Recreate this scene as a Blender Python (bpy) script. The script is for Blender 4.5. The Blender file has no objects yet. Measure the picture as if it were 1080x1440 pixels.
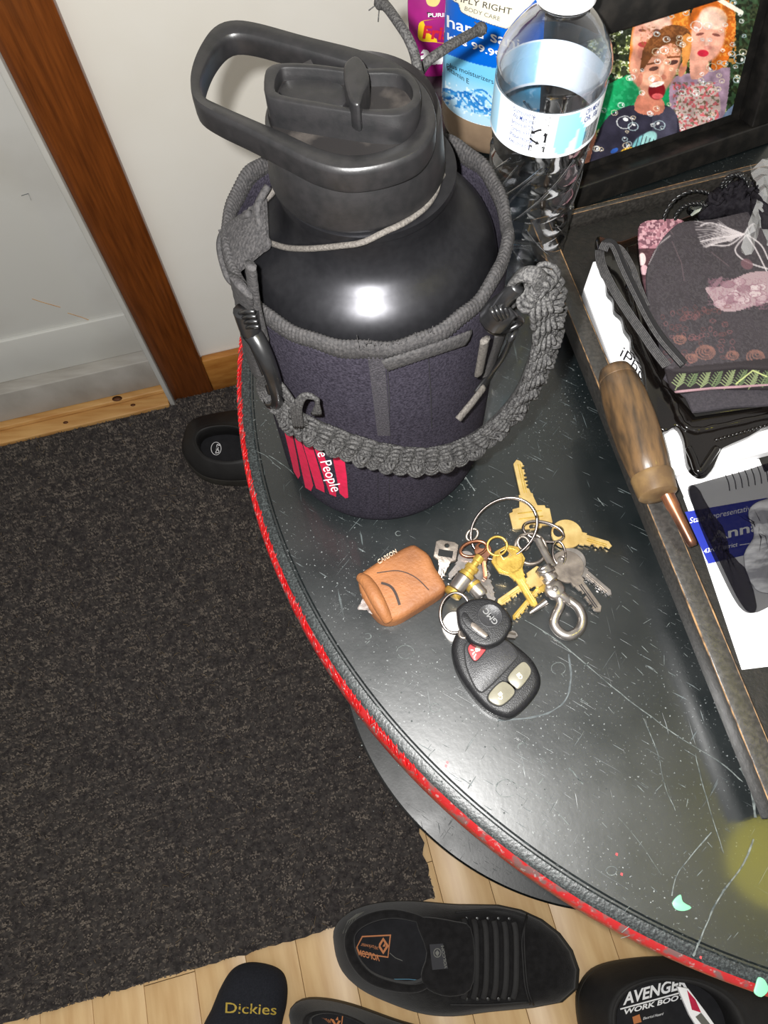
import bpy, bmesh, math, random
import numpy as np
from mathutils import Vector, Matrix
from mathutils.bvhtree import BVHTree
random.seed(7); rng = np.random.default_rng(7)
S = bpy.context.scene; COL = S.collection
pi = math.pi

# ---------------------------------------------------------------- camera
F = 1082.0
dn = np.array([35.0, 500.0, F]); dn /= np.linalg.norm(dn)
upv = -dn; yw = np.array([0, 0, 1.0]) - dn[2] * dn; yw /= np.linalg.norm(yw); xw = np.cross(yw, upv)
RM = np.array([xw, yw, upv]); CAM = np.array([0, 0, 1.21])
cd = bpy.data.cameras.new('camera'); cam = bpy.data.objects.new('camera', cd); COL.objects.link(cam)
cd.sensor_fit = 'VERTICAL'; cd.sensor_height = 24; cd.lens = 24 * F / 1440; cd.clip_start = .01
m3 = RM @ np.diag([1, -1, -1])
cam.matrix_world = Matrix([[*m3[0], CAM[0]], [*m3[1], CAM[1]], [*m3[2], CAM[2]], [0, 0, 0, 1]])
S.camera = cam
# ---------------------------------------------------------------- world, flash, exposure
W = bpy.data.worlds.new('world'); S.world = W; W.use_nodes = True
W.node_tree.nodes['Background'].inputs[0].default_value = (1, .975, .94, 1)
W.node_tree.nodes['Background'].inputs[1].default_value = .23
def lamp(name, kind, co, energy, col=(1, 1, 1), **k):
    l = bpy.data.lights.new(name, kind); l.energy = energy; l.color = col
    for a, b in k.items(): setattr(l, a, b)
    o = bpy.data.objects.new(name, l); COL.objects.link(o); o.location = co; return o
fl = RM @ np.array([-.015, -.010, 0])
lamp('flash', 'POINT', CAM + fl, 13.0, (1, .985, .96), shadow_soft_size=.0035)
S.view_settings.view_transform = 'Standard'; S.view_settings.look = 'None'
S.view_settings.gamma = 1; S.view_settings.use_curve_mapping = False
S.view_settings.exposure = 1.02

# ---------------------------------------------------------------- helpers
TZ = .76
def ray(px, py): return RM @ np.array([(px - 540) / F, (py - 720) / F, 1.0])
def P(px, py, z=TZ):
    r = ray(px, py); t = (z - CAM[2]) / r[2]; return Vector(CAM + t * r)
def onplane(p0, n):
    p0 = np.array(p0); n = np.array(n)
    def f(px, py):
        r = ray(px, py); return Vector(CAM + r * (np.dot(p0 - CAM, n) / np.dot(r, n)))
    return f
def onz(z): return lambda px, py: P(px, py, z)
def onmesh(objs, lift=.0003, fallback=None):
    if not isinstance(objs, (list, tuple)): objs = [objs]
    ts = []
    for o in objs:
        me = o.data; mw = wm(o)
        ts.append(BVHTree.FromPolygons([mw @ v.co for v in me.vertices], [tuple(p.vertices) for p in me.polygons]))
    def f(px, py):
        r = Vector(ray(px, py)).normalized(); best = None
        for t in ts:
            h = t.ray_cast(Vector(CAM), r)
            if h[0] is not None and (best is None or h[3] < best[3]): best = h
        if best is None: return fallback(px, py) if fallback else None
        n = best[1]
        if n.dot(r) > 0: n = -n
        return best[0] + n * lift
    return f
def wm(o):
    m = Matrix.LocRotScale(o.location, o.rotation_euler, o.scale)
    return (wm(o.parent) @ m) if o.parent else m
def pr(p):
    c = RM.T @ (np.array(p) - CAM); return 540 + F * c[0] / c[2], 720 + F * c[1] / c[2]
def lin(c): return tuple((x / 12.92 if x <= .04045 else ((x + .055) / 1.055) ** 2.4) for x in [v / 255 for v in c])
def N(nt, t, **k):
    n = nt.nodes.new(t)
    for a, b in k.items():
        if a[0] == 'i' and a[1:].isdigit(): n.inputs[int(a[1:])].default_value = b
        else: setattr(n, a, b)
    return n
def mat(name, c1, c2=None, scale=40, rough=.5, metal=0, bump=0, bscale=None, stretch=(1, 1, 1), lo=.35, hi=.65, spec=.5, coat=0,
        trans=0, ior=1.45, alpha=1, detail=6, rvar=0, sheen=0, attr=None, emit=None, wave=None):
    m = bpy.data.materials.new(name); m.use_nodes = True; nt = m.node_tree; b = nt.nodes['Principled BSDF']; L = nt.links.new
    c1 = lin(c1); b.inputs['Base Color'].default_value = (*c1, 1)
    b.inputs['Roughness'].default_value = rough; b.inputs['Metallic'].default_value = metal
    b.inputs['Specular IOR Level'].default_value = spec; b.inputs['Coat Weight'].default_value = coat
    b.inputs['Transmission Weight'].default_value = trans; b.inputs['IOR'].default_value = ior; b.inputs['Alpha'].default_value = alpha
    b.inputs['Sheen Weight'].default_value = sheen
    tc = N(nt, 'ShaderNodeTexCoord'); mp = N(nt, 'ShaderNodeMapping'); mp.inputs['Scale'].default_value = stretch
    L(tc.outputs['Object'], mp.inputs[0])
    nz = N(nt, 'ShaderNodeTexNoise'); nz.inputs['Scale'].default_value = scale; nz.inputs['Detail'].default_value = detail; L(mp.outputs[0], nz.inputs['Vector'])
    src = nz.outputs['Fac']
    if wave:
        wv = N(nt, 'ShaderNodeTexWave'); wv.inputs['Scale'].default_value = wave[0]; wv.inputs['Distortion'].default_value = wave[1]
        wv.inputs['Detail'].default_value = 3; wv.inputs['Detail Scale'].default_value = wave[2] if len(wave) > 2 else 1
        L(mp.outputs[0], wv.inputs['Vector']); src = wv.outputs['Fac']
    if c2:
        r = N(nt, 'ShaderNodeValToRGB'); r.color_ramp.elements[0].position = lo; r.color_ramp.elements[1].position = hi
        r.color_ramp.elements[0].color = (*c1, 1); r.color_ramp.elements[1].color = (*lin(c2), 1)
        L(src, r.inputs[0]); L(r.outputs[0], b.inputs['Base Color'])
    if attr:
        a = N(nt, 'ShaderNodeVertexColor', layer_name=attr); L(a.outputs[0], b.inputs['Base Color'])
    if rvar:
        mr = N(nt, 'ShaderNodeMapRange'); mr.inputs[1].default_value = .3; mr.inputs[2].default_value = .7
        mr.inputs[3].default_value = rough - rvar; mr.inputs[4].default_value = rough + rvar; L(nz.outputs['Fac'], mr.inputs[0]); L(mr.outputs[0], b.inputs['Roughness'])
    if bump:
        nb = N(nt, 'ShaderNodeTexNoise'); nb.inputs['Scale'].default_value = bscale or scale; nb.inputs['Detail'].default_value = 5
        L(mp.outputs[0], nb.inputs['Vector']); bp = N(nt, 'ShaderNodeBump'); bp.inputs['Strength'].default_value = bump; bp.inputs['Distance'].default_value = .001
        L((wv.outputs['Fac'] if wave and not bscale else nb.outputs['Fac']), bp.inputs['Height']); L(bp.outputs[0], b.inputs['Normal'])
    if emit: b.inputs['Emission Color'].default_value = (*lin(emit[0]), 1); b.inputs['Emission Strength'].default_value = emit[1]
    return m
def tag(o, label=None, cat=None, group=None, kind=None):
    if label: o['label'] = label
    if cat: o['category'] = cat
    if group: o['group'] = group
    if kind: o['kind'] = kind
    return o
def thing(name, loc=(0, 0, 0), label=None, cat=None, group=None, kind=None):
    o = bpy.data.objects.new(name, None); COL.objects.link(o); o.location = loc; o.empty_display_size = .02
    return tag(o, label, cat, group, kind)
def mk(name, V, Fc, m, parent=None, smooth=True, origin=None):
    """verts in world space; the mesh is stored relative to its parent (parents never rotate)"""
    V = [Vector(v) for v in V]
    off = Vector((0, 0, 0)); q = parent
    while q: off += q.location; q = q.parent
    o_loc = Vector((0, 0, 0))
    if parent is None:
        o_loc = Vector(origin) if origin is not None else Vector((sum(v.x for v in V) / len(V), sum(v.y for v in V) / len(V), min(v.z for v in V)))
        off = o_loc
    me = bpy.data.meshes.new(name); me.from_pydata([v - off for v in V], [], Fc)
    if smooth: me.shade_smooth()
    me.materials.append(m); o = bpy.data.objects.new(name, me); COL.objects.link(o)
    if parent: o.parent = parent
    else: o.location = o_loc
    return o
def fixn(o):
    bm = bmesh.new(); bm.from_mesh(o.data); bmesh.ops.recalc_face_normals(bm, faces=bm.faces); bm.to_mesh(o.data); bm.free(); return o
def autosmooth(o, ang=35):
    bm = bmesh.new(); bm.from_mesh(o.data)
    for e in bm.edges:
        if len(e.link_faces) == 2 and e.calc_face_angle(0) > math.radians(ang): e.smooth = False
    for f in bm.faces: f.smooth = True
    bm.to_mesh(o.data); bm.free(); return o
def crom(pts, n=6, closed=False):
    pts = [Vector(p) for p in pts]; out = []; L = len(pts)
    rngi = range(L if closed else L - 1)
    for i in rngi:
        g = (lambda k: pts[k % L]) if closed else (lambda k: pts[min(max(k, 0), L - 1)])
        a, b, c, d = g(i - 1), g(i), g(i + 1), g(i + 2)
        for j in range(n):
            t = j / n
            out.append(.5 * ((2 * b) + (c - a) * t + (2 * a - 5 * b + 4 * c - d) * t * t + (3 * b - a - 3 * c + d) * t ** 3))
    if not closed: out.append(pts[-1])
    return out
def tube_vf(pts, r, segs=8, closed=False, flat=1, caps=True, nrm=None):
    pts = [Vector(p) for p in pts]; n = len(pts); V = []; Fc = []
    rr = r if callable(r) else (lambda t: r)
    prev = None
    for i, p in enumerate(pts):
        a = pts[(i - 1) % n] if closed else pts[max(i - 1, 0)]; b = pts[(i + 1) % n] if closed else pts[min(i + 1, n - 1)]
        t = (b - a).normalized() if (b - a).length > 1e-9 else Vector((0, 0, 1))
        if nrm is not None: u = (nrm[i] if isinstance(nrm, list) else Vector(nrm)); u = (u - t * u.dot(t)).normalized()
        elif prev is None: u = t.orthogonal().normalized() if abs(t.z) > .9 else (Vector((0, 0, 1)) - t * t.z).normalized()
        else: u = (prev - t * prev.dot(t)).normalized()
        prev = u; w = t.cross(u); R_ = rr(i / max(n - 1, 1))
        for k in range(segs):
            an = 2 * pi * k / segs; V.append(p + u * (math.cos(an) * R_ * flat) + w * (math.sin(an) * R_))
    for i in range(n if closed else n - 1):
        for k in range(segs):
            a = i * segs + k; b = i * segs + (k + 1) % segs; j = (i + 1) % n; Fc.append((a, b, j * segs + (k + 1) % segs, j * segs + k))
    if not closed and caps: Fc += [tuple(range(segs - 1, -1, -1)), tuple((n - 1) * segs + k for k in range(segs))]
    return V, Fc
def tube(name, pts, r, m, parent=None, **k):
    V, Fc = tube_vf(pts, r, **k); return mk(name, V, Fc, m, parent)
def join(parts):
    V = []; Fc = []
    for v, f in parts:
        o = len(V); V += list(v); Fc += [tuple(i + o for i in q) for q in f]
    return V, Fc
def lathe_vf(prof, cx, cy, segs=64, caps=True, ax=None, ang=None):
    V = []; Fc = []; n = len(prof)
    for r, z in prof:
        for k in range(segs):
            a = 2 * pi * k / segs; V.append(Vector((cx + r * math.cos(a), cy + r * math.sin(a), z)))
    for i in range(n - 1):
        for k in range(segs):
            q = (k + 1) % segs; Fc.append((i * segs + k, i * segs + q, (i + 1) * segs + q, (i + 1) * segs + k))
    if caps: Fc += [tuple(range(segs - 1, -1, -1)), tuple((n - 1) * segs + k for k in range(segs))]
    return V, Fc
def lathe(name, prof, cx, cy, m, parent=None, segs=64, caps=True, auto=True):
    V, Fc = lathe_vf(prof, cx, cy, segs, caps); o = mk(name, V, Fc, m, parent, origin=(cx, cy, prof[0][1]))
    fixn(o)
    if auto: autosmooth(o, 40)
    return o
def axlathe_vf(a, b, prof, segs=24):
    """prof: list of (t along a->b 0..1, radius)"""
    a = Vector(a); b = Vector(b); d = b - a; t = d.normalized(); u = t.orthogonal().normalized(); w = t.cross(u); V = []; Fc = []; n = len(prof)
    for s, r in prof:
        for k in range(segs): an = 2 * pi * k / segs; V.append(a + d * s + (u * math.cos(an) + w * math.sin(an)) * r)
    for i in range(n - 1):
        for k in range(segs): q = (k + 1) % segs; Fc.append((i * segs + k, i * segs + q, (i + 1) * segs + q, (i + 1) * segs + k))
    Fc += [tuple(range(segs - 1, -1, -1)), tuple((n - 1) * segs + k for k in range(segs))]
    return V, Fc
def axlathe(name, a, b, prof, m, parent=None, segs=24):
    V, Fc = axlathe_vf(a, b, prof, segs); o = mk(name, V, Fc, m, parent); fixn(o); autosmooth(o, 40); return o
def slab(name, pts, z0, z1, m, parent=None, bev=0, bseg=2, holes=None, origin=None, zf=None):
    """extrude a plan outline (world xy) between z0 and z1, optional bevel, optional holes"""
    bm = bmesh.new()
    loops = [pts] + (holes or []); es = []
    for lp in loops:
        vs = [bm.verts.new((p[0], p[1], z0)) for p in lp]
        es += [bm.edges.new((vs[i], vs[(i + 1) % len(vs)])) for i in range(len(vs))]
    if holes: bmesh.ops.triangle_fill(bm, use_beauty=True, edges=es)
    else: bm.faces.new(bm.verts[:] if False else [v for v in bm.verts])
    fs = bm.faces[:]
    r = bmesh.ops.extrude_face_region(bm, geom=fs)
    for v in [g for g in r['geom'] if isinstance(g, bmesh.types.BMVert)]: v.co.z = z1
    bmesh.ops.recalc_face_normals(bm, faces=bm.faces)
    if bev:
        ed = [e for e in bm.edges if len(e.link_faces) == 2 and e.calc_face_angle(0) > .9 and abs(e.verts[0].co.z - z1) < 1e-6 and abs(e.verts[1].co.z - z1) < 1e-6]
        bmesh.ops.bevel(bm, geom=ed, offset=bev, segments=bseg, affect='EDGES', profile=.5, clamp_overlap=True)
    if zf:
        for v in bm.verts: v.co.z += zf(v.co.x, v.co.y)
    me = bpy.data.meshes.new(name); bm.to_mesh(me); bm.free()
    V = [v.co.copy() for v in me.vertices]; Fc = [tuple(p.vertices) for p in me.polygons]; bpy.data.meshes.remove(me)
    o = mk(name, V, Fc, m, parent, origin=origin); autosmooth(o, 40); return o
def pxs(L, z=TZ): return [P(a, b, z) for a, b in L]
def smooth_px(L, n=5): return [(v.x, v.y) for v in crom([(a, b, 0) for a, b in L], n, True)]
def box(name, c, u, v, w, m, parent=None, bev=0, kind=None):
    """box from corner c with edge vectors u,v,w"""
    c, u, v, w = map(Vector, (c, u, v, w)); bm = bmesh.new()
    vs = [bm.verts.new(c + u * i + v * j + w * k) for i in (0, 1) for j in (0, 1) for k in (0, 1)]
    for f in ((0, 1, 3, 2), (4, 6, 7, 5), (0, 4, 5, 1), (2, 3, 7, 6), (0, 2, 6, 4), (1, 5, 7, 3)): bm.faces.new([vs[i] for i in f])
    bmesh.ops.recalc_face_normals(bm, faces=bm.faces)
    if bev: bmesh.ops.bevel(bm, geom=bm.edges[:], offset=bev, segments=2, affect='EDGES', profile=.5)
    me = bpy.data.meshes.new(name); bm.to_mesh(me); bm.free()
    V = [q.co.copy() for q in me.vertices]; Fc = [tuple(p.vertices) for p in me.polygons]; bpy.data.meshes.remove(me)
    o = mk(name, V, Fc, m, parent, smooth=bool(bev)); autosmooth(o, 50) if bev else None
    return tag(o, kind=kind) if kind else o
def lay(name, uv, Fc, frame, surf, m, parent):
    """place flat artwork (points in its own px frame) on a real surface"""
    V = []
    for a, b in uv:
        V.append(surf(a, b))
    Fc = [f for f in Fc if all(V[k] is not None for k in f)]      # what lies past the surface's edge is not printed
    used = sorted({k for f in Fc for k in f}); re_ = {k: i for i, k in enumerate(used)}
    if not used: return None
    return mk(name, [V[k] for k in used], [tuple(re_[k] for k in f) for f in Fc], m, parent, smooth=False)
_tc = {}
def glyphs(s, shear=0, bold=0, res=3):
    k = (s, shear, bold)
    if k in _tc: return _tc[k]
    c = bpy.data.curves.new('t', 'FONT'); c.body = s; c.size = 1; c.shear = shear; c.resolution_u = res; c.offset = bold
    o = bpy.data.objects.new('t', c); COL.objects.link(o); bpy.context.view_layer.update()
    me = bpy.data.meshes.new_from_object(o); V = [(v.co.x, v.co.y) for v in me.vertices]; Fc = [tuple(p.vertices) for p in me.polygons]
    bpy.data.objects.remove(o); bpy.data.curves.remove(c); bpy.data.meshes.remove(me); _tc[k] = (V, Fc); return V, Fc
def gridlay(name, q, nx, ny, surf, m, parent):
    V = []; Fc = []
    for j in range(ny + 1):
        for i in range(nx + 1):
            u, v = i / nx, j / ny; V.append(surf((q[0][0] * (1 - u) + q[1][0] * u) * (1 - v) + (q[3][0] * (1 - u) + q[2][0] * u) * v, (q[0][1] * (1 - u) + q[1][1] * u) * (1 - v) + (q[3][1] * (1 - u) + q[2][1] * u) * v))
    for j in range(ny):
        for i in range(nx):
            a = j * (nx + 1) + i; f = (a, a + 1, a + nx + 2, a + nx + 1)
            if all(V[k] is not None for k in f): Fc.append(f)
    return mk(name, [v if v is not None else parent.location for v in V], Fc, m, parent)
def text(name, s, p0, p1, up, surf, m, parent, shear=0, bold=0, wave=None, full=None):
    """lettering: baseline from p0 to p1, 'up' = offset of the cap height"""
    V, Fc = glyphs(s, shear, bold); x0 = min(v[0] for v in V); x1 = max(v[0] for v in V); H = .72
    uv = [(p0[0] + (p1[0] - p0[0]) * (a - x0) / (x1 - x0) + up[0] * b / H, p0[1] + (p1[1] - p0[1]) * (a - x0) / (x1 - x0) + up[1] * b / H + (wave((a - x0) / (x1 - x0)) if wave else 0)) for a, b in V]
    return lay(name, uv, Fc, None, surf, m, parent)
def decal(name, L, surf, m, parent, sm=0):
    if sm: L = smooth_px(L, sm)
    V = []
    for a, b in L:
        q = surf(a, b)
        if q is None: return None
        V.append(q)
    return mk(name, V, [tuple(range(len(V)))], m, parent, smooth=False)
def ribbon_vf(L, w, surf):
    V = []; Fc = []
    pts = [surf(a, b) for a, b in L]; pts = [p for p in pts if p is not None]
    for i, p in enumerate(pts):
        t = (pts[min(i + 1, len(pts) - 1)] - pts[max(i - 1, 0)]); s = Vector((-t.y, t.x, 0)).normalized() * (w[i % len(w)] if isinstance(w, list) else w) * .5
        V += [p + s, p - s]
    for i in range(len(pts) - 1): Fc.append((2 * i, 2 * i + 1, 2 * i + 3, 2 * i + 2))
    return V, Fc
# painter -------------------------------------------------------
def vnoise(x, y, sc, seed=0):
    x = np.asarray(x) / sc; y = np.asarray(y) / sc; r = np.random.default_rng(seed).random((97, 97))
    xi = np.floor(x).astype(int); yi = np.floor(y).astype(int); fx = x - xi; fy = y - yi; fx = fx * fx * (3 - 2 * fx); fy = fy * fy * (3 - 2 * fy)
    g = lambda a, b: r[a % 97, b % 97]
    return (g(xi, yi) * (1 - fx) + g(xi + 1, yi) * fx) * (1 - fy) + (g(xi, yi + 1) * (1 - fx) + g(xi + 1, yi + 1) * fx) * fy
class Paint:
    def __init__(s, X, Y, base): s.X, s.Y = X, Y; s.c = np.zeros((len(X), 3)); s.c[:] = base
    def mix(s, a, col):
        a = np.clip(a, 0, 1)[:, None]; s.c = s.c * (1 - a) + np.array(col) * a
    def poly(s, L, col, op=1, sm=0):
        if sm: L = smooth_px(L, sm)
        L = np.array(L); ins = np.zeros(len(s.X), bool); j = len(L) - 1
        for i in range(len(L)):
            xi, yi = L[i]; xj, yj = L[j]
            ins ^= ((yi > s.Y) != (yj > s.Y)) & (s.X < (xj - xi) * (s.Y - yi) / (yj - yi + 1e-12) + xi); j = i
        s.mix(ins * op, col); return ins
    def ell(s, cx, cy, rx, ry, col, ang=0, op=1, soft=.15):
        a = math.radians(ang); dx = s.X - cx; dy = s.Y - cy; u = (dx * math.cos(a) + dy * math.sin(a)) / rx; v = (-dx * math.sin(a) + dy * math.cos(a)) / ry
        d = np.sqrt(u * u + v * v); s.mix(np.clip((1 - d) / soft + .5, 0, 1) * op, col)
    def ring(s, cx, cy, rx, ry, w, col, op=1, a0=None):
        u = (s.X - cx) / rx; v = (s.Y - cy) / ry; d = np.abs(np.sqrt(u * u + v * v) - 1) * min(rx, ry); s.mix((d < w) * op, col)
    def line(s, L, w, col, op=1):
        d = np.full(len(s.X), 1e9)
        for (x0, y0), (x1, y1) in zip(L[:-1], L[1:]):
            vx, vy = x1 - x0, y1 - y0; t = np.clip(((s.X - x0) * vx + (s.Y - y0) * vy) / (vx * vx + vy * vy + 1e-9), 0, 1)
            d = np.minimum(d, np.hypot(s.X - x0 - t * vx, s.Y - y0 - t * vy))
        s.mix(np.clip((w - d) / .7 + .5, 0, 1) * op, col)
    def speck(s, sc, th, col, seed=0, op=1, mask=1):
        n = vnoise(s.X, s.Y, sc, seed); s.mix((n > th) * op * mask, col)
def painted(name, q, nx, ny, surf, fn, m, parent, thick=None, base=(128, 128, 128)):
    """dense grid over quad q (TL,TR,BR,BL) of flat print; colour per vertex = the print's own artwork"""
    V = []; X = []; Y = []
    for j in range(ny + 1):
        for i in range(nx + 1):
            u, v = i / nx, j / ny
            a = (q[0][0] * (1 - u) + q[1][0] * u) * (1 - v) + (q[3][0] * (1 - u) + q[2][0] * u) * v
            b = (q[0][1] * (1 - u) + q[1][1] * u) * (1 - v) + (q[3][1] * (1 - u) + q[2][1] * u) * v
            V.append(surf(a, b)); X.append(a); Y.append(b)
    ok = [v is not None for v in V]
    Fc = []
    for j in range(ny):
        for i in range(nx):
            a = j * (nx + 1) + i; f = (a, a + nx + 1, a + nx + 2, a + 1)
            if all(ok[k] for k in f): Fc.append(f)
    V = [v if v is not None else Vector((0, 0, 0)) for v in V]
    pt = Paint(np.array(X), np.array(Y), base); fn(pt)
    c = np.clip(pt.c / 255, 0, 1); c = np.where(c <= .04045, c / 12.92, ((c + .055) / 1.055) ** 2.4)
    o = mk(name, V, Fc, m, parent)
    at = o.data.color_attributes.new('art', 'FLOAT_COLOR', 'POINT'); at.data.foreach_set('color', np.c_[c, np.ones(len(c))].ravel())
    if not all(ok):
        bm = bmesh.new(); bm.from_mesh(o.data); bmesh.ops.delete(bm, geom=[v for v in bm.verts if not v.link_faces], context='VERTS'); bm.to_mesh(o.data); bm.free()
    return o

# ---------------------------------------------------------------- materials
M = dict(
    wall=mat('wall_paint', (240, 238, 232), (235, 232, 224), 6, .6, bump=.15, bscale=60),
    doorw=mat('grimy_white_paint', (206, 206, 202), (186, 184, 178), 5, .5, lo=.45, hi=.8),
    doorg=mat('worn_grey_sill', (158, 153, 146), (178, 174, 168), 12, .6, stretch=(1, 6, 1), bump=.3, bscale=60),
    casing=mat('brown_varnished_wood', (92, 46, 14), (128, 68, 24), 40, .33, stretch=(6, 6, .35), lo=.3, hi=.7, bump=.15, bscale=70, coat=.15),
    honey=mat('honey_wood', (186, 128, 62), (160, 100, 42), 12, .4, stretch=(1, 8, 8)),
    pine=mat('pine_wood', (205, 160, 100), (182, 132, 74), 10, .5, stretch=(1, 9, 9)),
    knot=mat('knot', (96, 56, 28), rough=.6),
    oak=mat('light_oak_laminate', (222, 188, 138), (205, 166, 116), 9, .38, stretch=(9, 1.2, 1), lo=.35, hi=.7),
    lip=mat('scuffed_grey_lip', (20, 24, 25), (62, 68, 68), 900, .42, lo=.45, hi=.75, spec=.7, bump=.3, bscale=600),
    under=mat('subfloor', (90, 70, 50), rough=.8),
    mat=mat('charcoal_carpet', (48, 45, 45), (72, 68, 66), 160, .95, spec=.1),
    tuft=mat('charcoal_fibre', (58, 54, 55), (132, 122, 112), 90, .95, spec=.15, lo=.38, hi=.72),
    straw=mat('straw_bits', (150, 128, 96), (110, 96, 74), 300, .9),
    red=mat('chipped_red_paint', (160, 8, 12), (190, 16, 20), 90, .3, coat=.3),
    jug=mat('black_satin_steel', (38, 38, 41), (43, 43, 46), 300, .36, metal=.75, spec=.6),
    lid=mat('black_plastic', (20, 20, 21), (27, 26, 27), 200, .40, spec=.6, bump=.05, bscale=900),
    lidd=mat('dusty_black_plastic', (22, 20, 20), (66, 61, 57), 70, .55, lo=.52, hi=.78, spec=.4),
    neo=mat('charcoal_neoprene', (32, 30, 37), (54, 51, 60), 900, .95, bump=.35, bscale=1100, spec=.05),
    neod=mat('dark_velcro', (30, 28, 34), (58, 55, 60), 1200, .95, bump=1, bscale=1400),
    bind=mat('grey_binding_tape', (32, 31, 32), (54, 52, 52), 700, .8, bump=.6, bscale=900),
    cord=mat('grey_paracord', (28, 27, 28), (64, 63, 62), 1100, .8, bump=.6, bscale=1300, lo=.4, hi=.6),
    cordl=mat('faded_elastic_cord', (62, 58, 55), (88, 84, 79), 900, .8, bump=.5, bscale=1300),
    hook=mat('black_clip_plastic', (18, 18, 19), (26, 26, 27), 100, .3, spec=.6),
    rprint=mat('crimson_print', (188, 12, 62), (170, 10, 54), 300, .7),
    wprint=mat('white_print', (235, 235, 238), rough=.6),
    seam=mat('seam_thread', (28, 27, 31), rough=.9),
    clear=None,
    water=mat('water', (250, 253, 255), rough=.0, trans=1, ior=1.33),
    white=mat('white_paper', (244, 244, 246), rough=.6),
    cap=mat('white_cap', (235, 238, 242), rough=.4),
    art=mat('printed_gloss', (128, 128, 128), rough=.38, attr='art', spec=.35),
    artm=mat('printed_matte', (128, 128, 128), rough=.8, attr='art', spec=.15),
    artc=mat('printed_cloth', (128, 128, 128), rough=.95, attr='art', spec=.1, bump=.5, bscale=1500),
    ink=mat('black_ink', (22, 22, 26), rough=.6), navy=mat('navy_ink', (20, 50, 120), rough=.5), inkg=mat('grey_ink', (96, 96, 90), rough=.6),
    redink=mat('red_ink', (190, 20, 40), rough=.5), goldink=mat('gold_thread', (176, 150, 60), rough=.7), orange=mat('orange_ink', (196, 120, 66), rough=.6),
    mag=mat('magenta_foil', (158, 28, 120), (130, 18, 100), 30, .35, bump=.5, bscale=30),
    frame=mat('black_frame_wood', (20, 19, 18), (40, 37, 34), 90, .42, lo=.45, hi=.8, bump=.2, bscale=200),
    tray=mat('black_painted_wood', (26, 25, 23), (36, 33, 30), 260, .5, lo=.45, hi=.75, bump=.3, bscale=500),
    rim=mat('worn_black_rim', (38, 36, 34), (60, 57, 54), 400, .38, lo=.4, hi=.75, spec=.9, bump=.2, bscale=400),
    tan=mat('bare_wood_edge', (150, 116, 78), (58, 46, 36), 160, .7),
    blackp=mat('gloss_black_plastic', (7, 6, 6), (16, 12, 10), 20, .16, spec=.6, coat=.4),
    elast=mat('ribbed_elastic', (60, 59, 60), (84, 82, 82), 500, .85),
    elastd=mat('elastic_groove', (24, 23, 24), rough=.9),
    cloth=mat('charcoal_cotton', (44, 41, 46), (56, 52, 57), 700, .95, bump=.4, bscale=1200),
    org=mat('black_organza', (24, 22, 26), (40, 38, 42), 300, rough=.9, alpha=.85, spec=.03), orgs=mat('sheer_black_organza', (8, 7, 14), (20, 18, 26), 500, rough=.9, alpha=.48, spec=.02),
    pclear=mat('clear_film', (250, 250, 250), rough=.1, trans=.0, alpha=.22, spec=.9),
    glass=mat('glass_bead', (240, 250, 248), rough=.02, trans=1, ior=1.5),
    woodh=mat('old_oiled_wood', (100, 76, 50), (60, 48, 36), 150, .38, stretch=(1.3, .22, 1), lo=.40, hi=.64, bump=.4, bscale=150, coat=.2),
    ferr=mat('worn_brass_ferrule', (122, 98, 64), (90, 70, 48), 80, .4, bump=.2),
    copper=mat('copper', (166, 112, 84), (96, 68, 56), 60, .3, metal=.85),
    leather=mat('tan_leather', (150, 98, 58), (112, 70, 42), 45, .6, lo=.35, hi=.75, bump=.5, bscale=500),
    leathd=mat('dark_leather_stain', (50, 38, 34), rough=.7), lint=mat('grey_lining', (176, 168, 164), (120, 110, 106), 200, .8, bump=1, bscale=300),
    steel=mat('nickel_steel', (200, 193, 188), (150, 144, 139), 90, .30, metal=.92), steeld=mat('dull_steel', (150, 140, 130), (108, 100, 94), 110, .38, metal=.7, bump=.2, bscale=400),
    brass=mat('brass', (214, 188, 128), (186, 156, 96), 90, .36, metal=.55, bump=.15, bscale=500), brassd=mat('bright_brass', (206, 174, 88), (168, 138, 62), 120, .34, metal=.6, bump=.2, bscale=500),
    ringm=mat('ring_wire', (170, 160, 156), rough=.22, metal=1), fob=mat('black_fob_plastic', (22, 22, 24), (28, 28, 30), 600, .42, bump=.25, bscale=1500, spec=.5),
    fobp=mat('grey_fob_panel', (46, 46, 48), (54, 54, 56), 900, .36, bump=.2, bscale=1800), fobb=mat('smoke_grey_button', (128, 124, 108), (110, 106, 92), 60, .35),
    redb=mat('red_button', (170, 58, 62), rough=.4), bcream=mat('cream_print', (232, 226, 196), rough=.5), groove=mat('groove', (8, 8, 9), rough=.7),
    suede=mat('black_suede', (17, 16, 17), (28, 27, 28), 120, .9, bump=.4, bscale=600, spec=.2, sheen=.15), suedel=mat('black_leather_cap', (26, 25, 26), (32, 31, 31), 80, .7, bump=.3, bscale=700),
    rubber=mat('dark_rubber', (54, 51, 46), (44, 42, 38), 60, .65), sole=mat('insole', (20, 20, 24), (30, 30, 34), 80, .85), sock=mat('navy_black_knit', (20, 22, 30), (30, 32, 40), 500, .95, bump=.6, bscale=900),
    green=mat('green_paint', (110, 176, 140), rough=.4), scr=mat('pale_scratch_and_mark', (104, 110, 108), (52, 58, 58), 300, .7), scrd=mat('dusty_mark', (92, 98, 100), (60, 66, 68), 200, .7),
)
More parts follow.
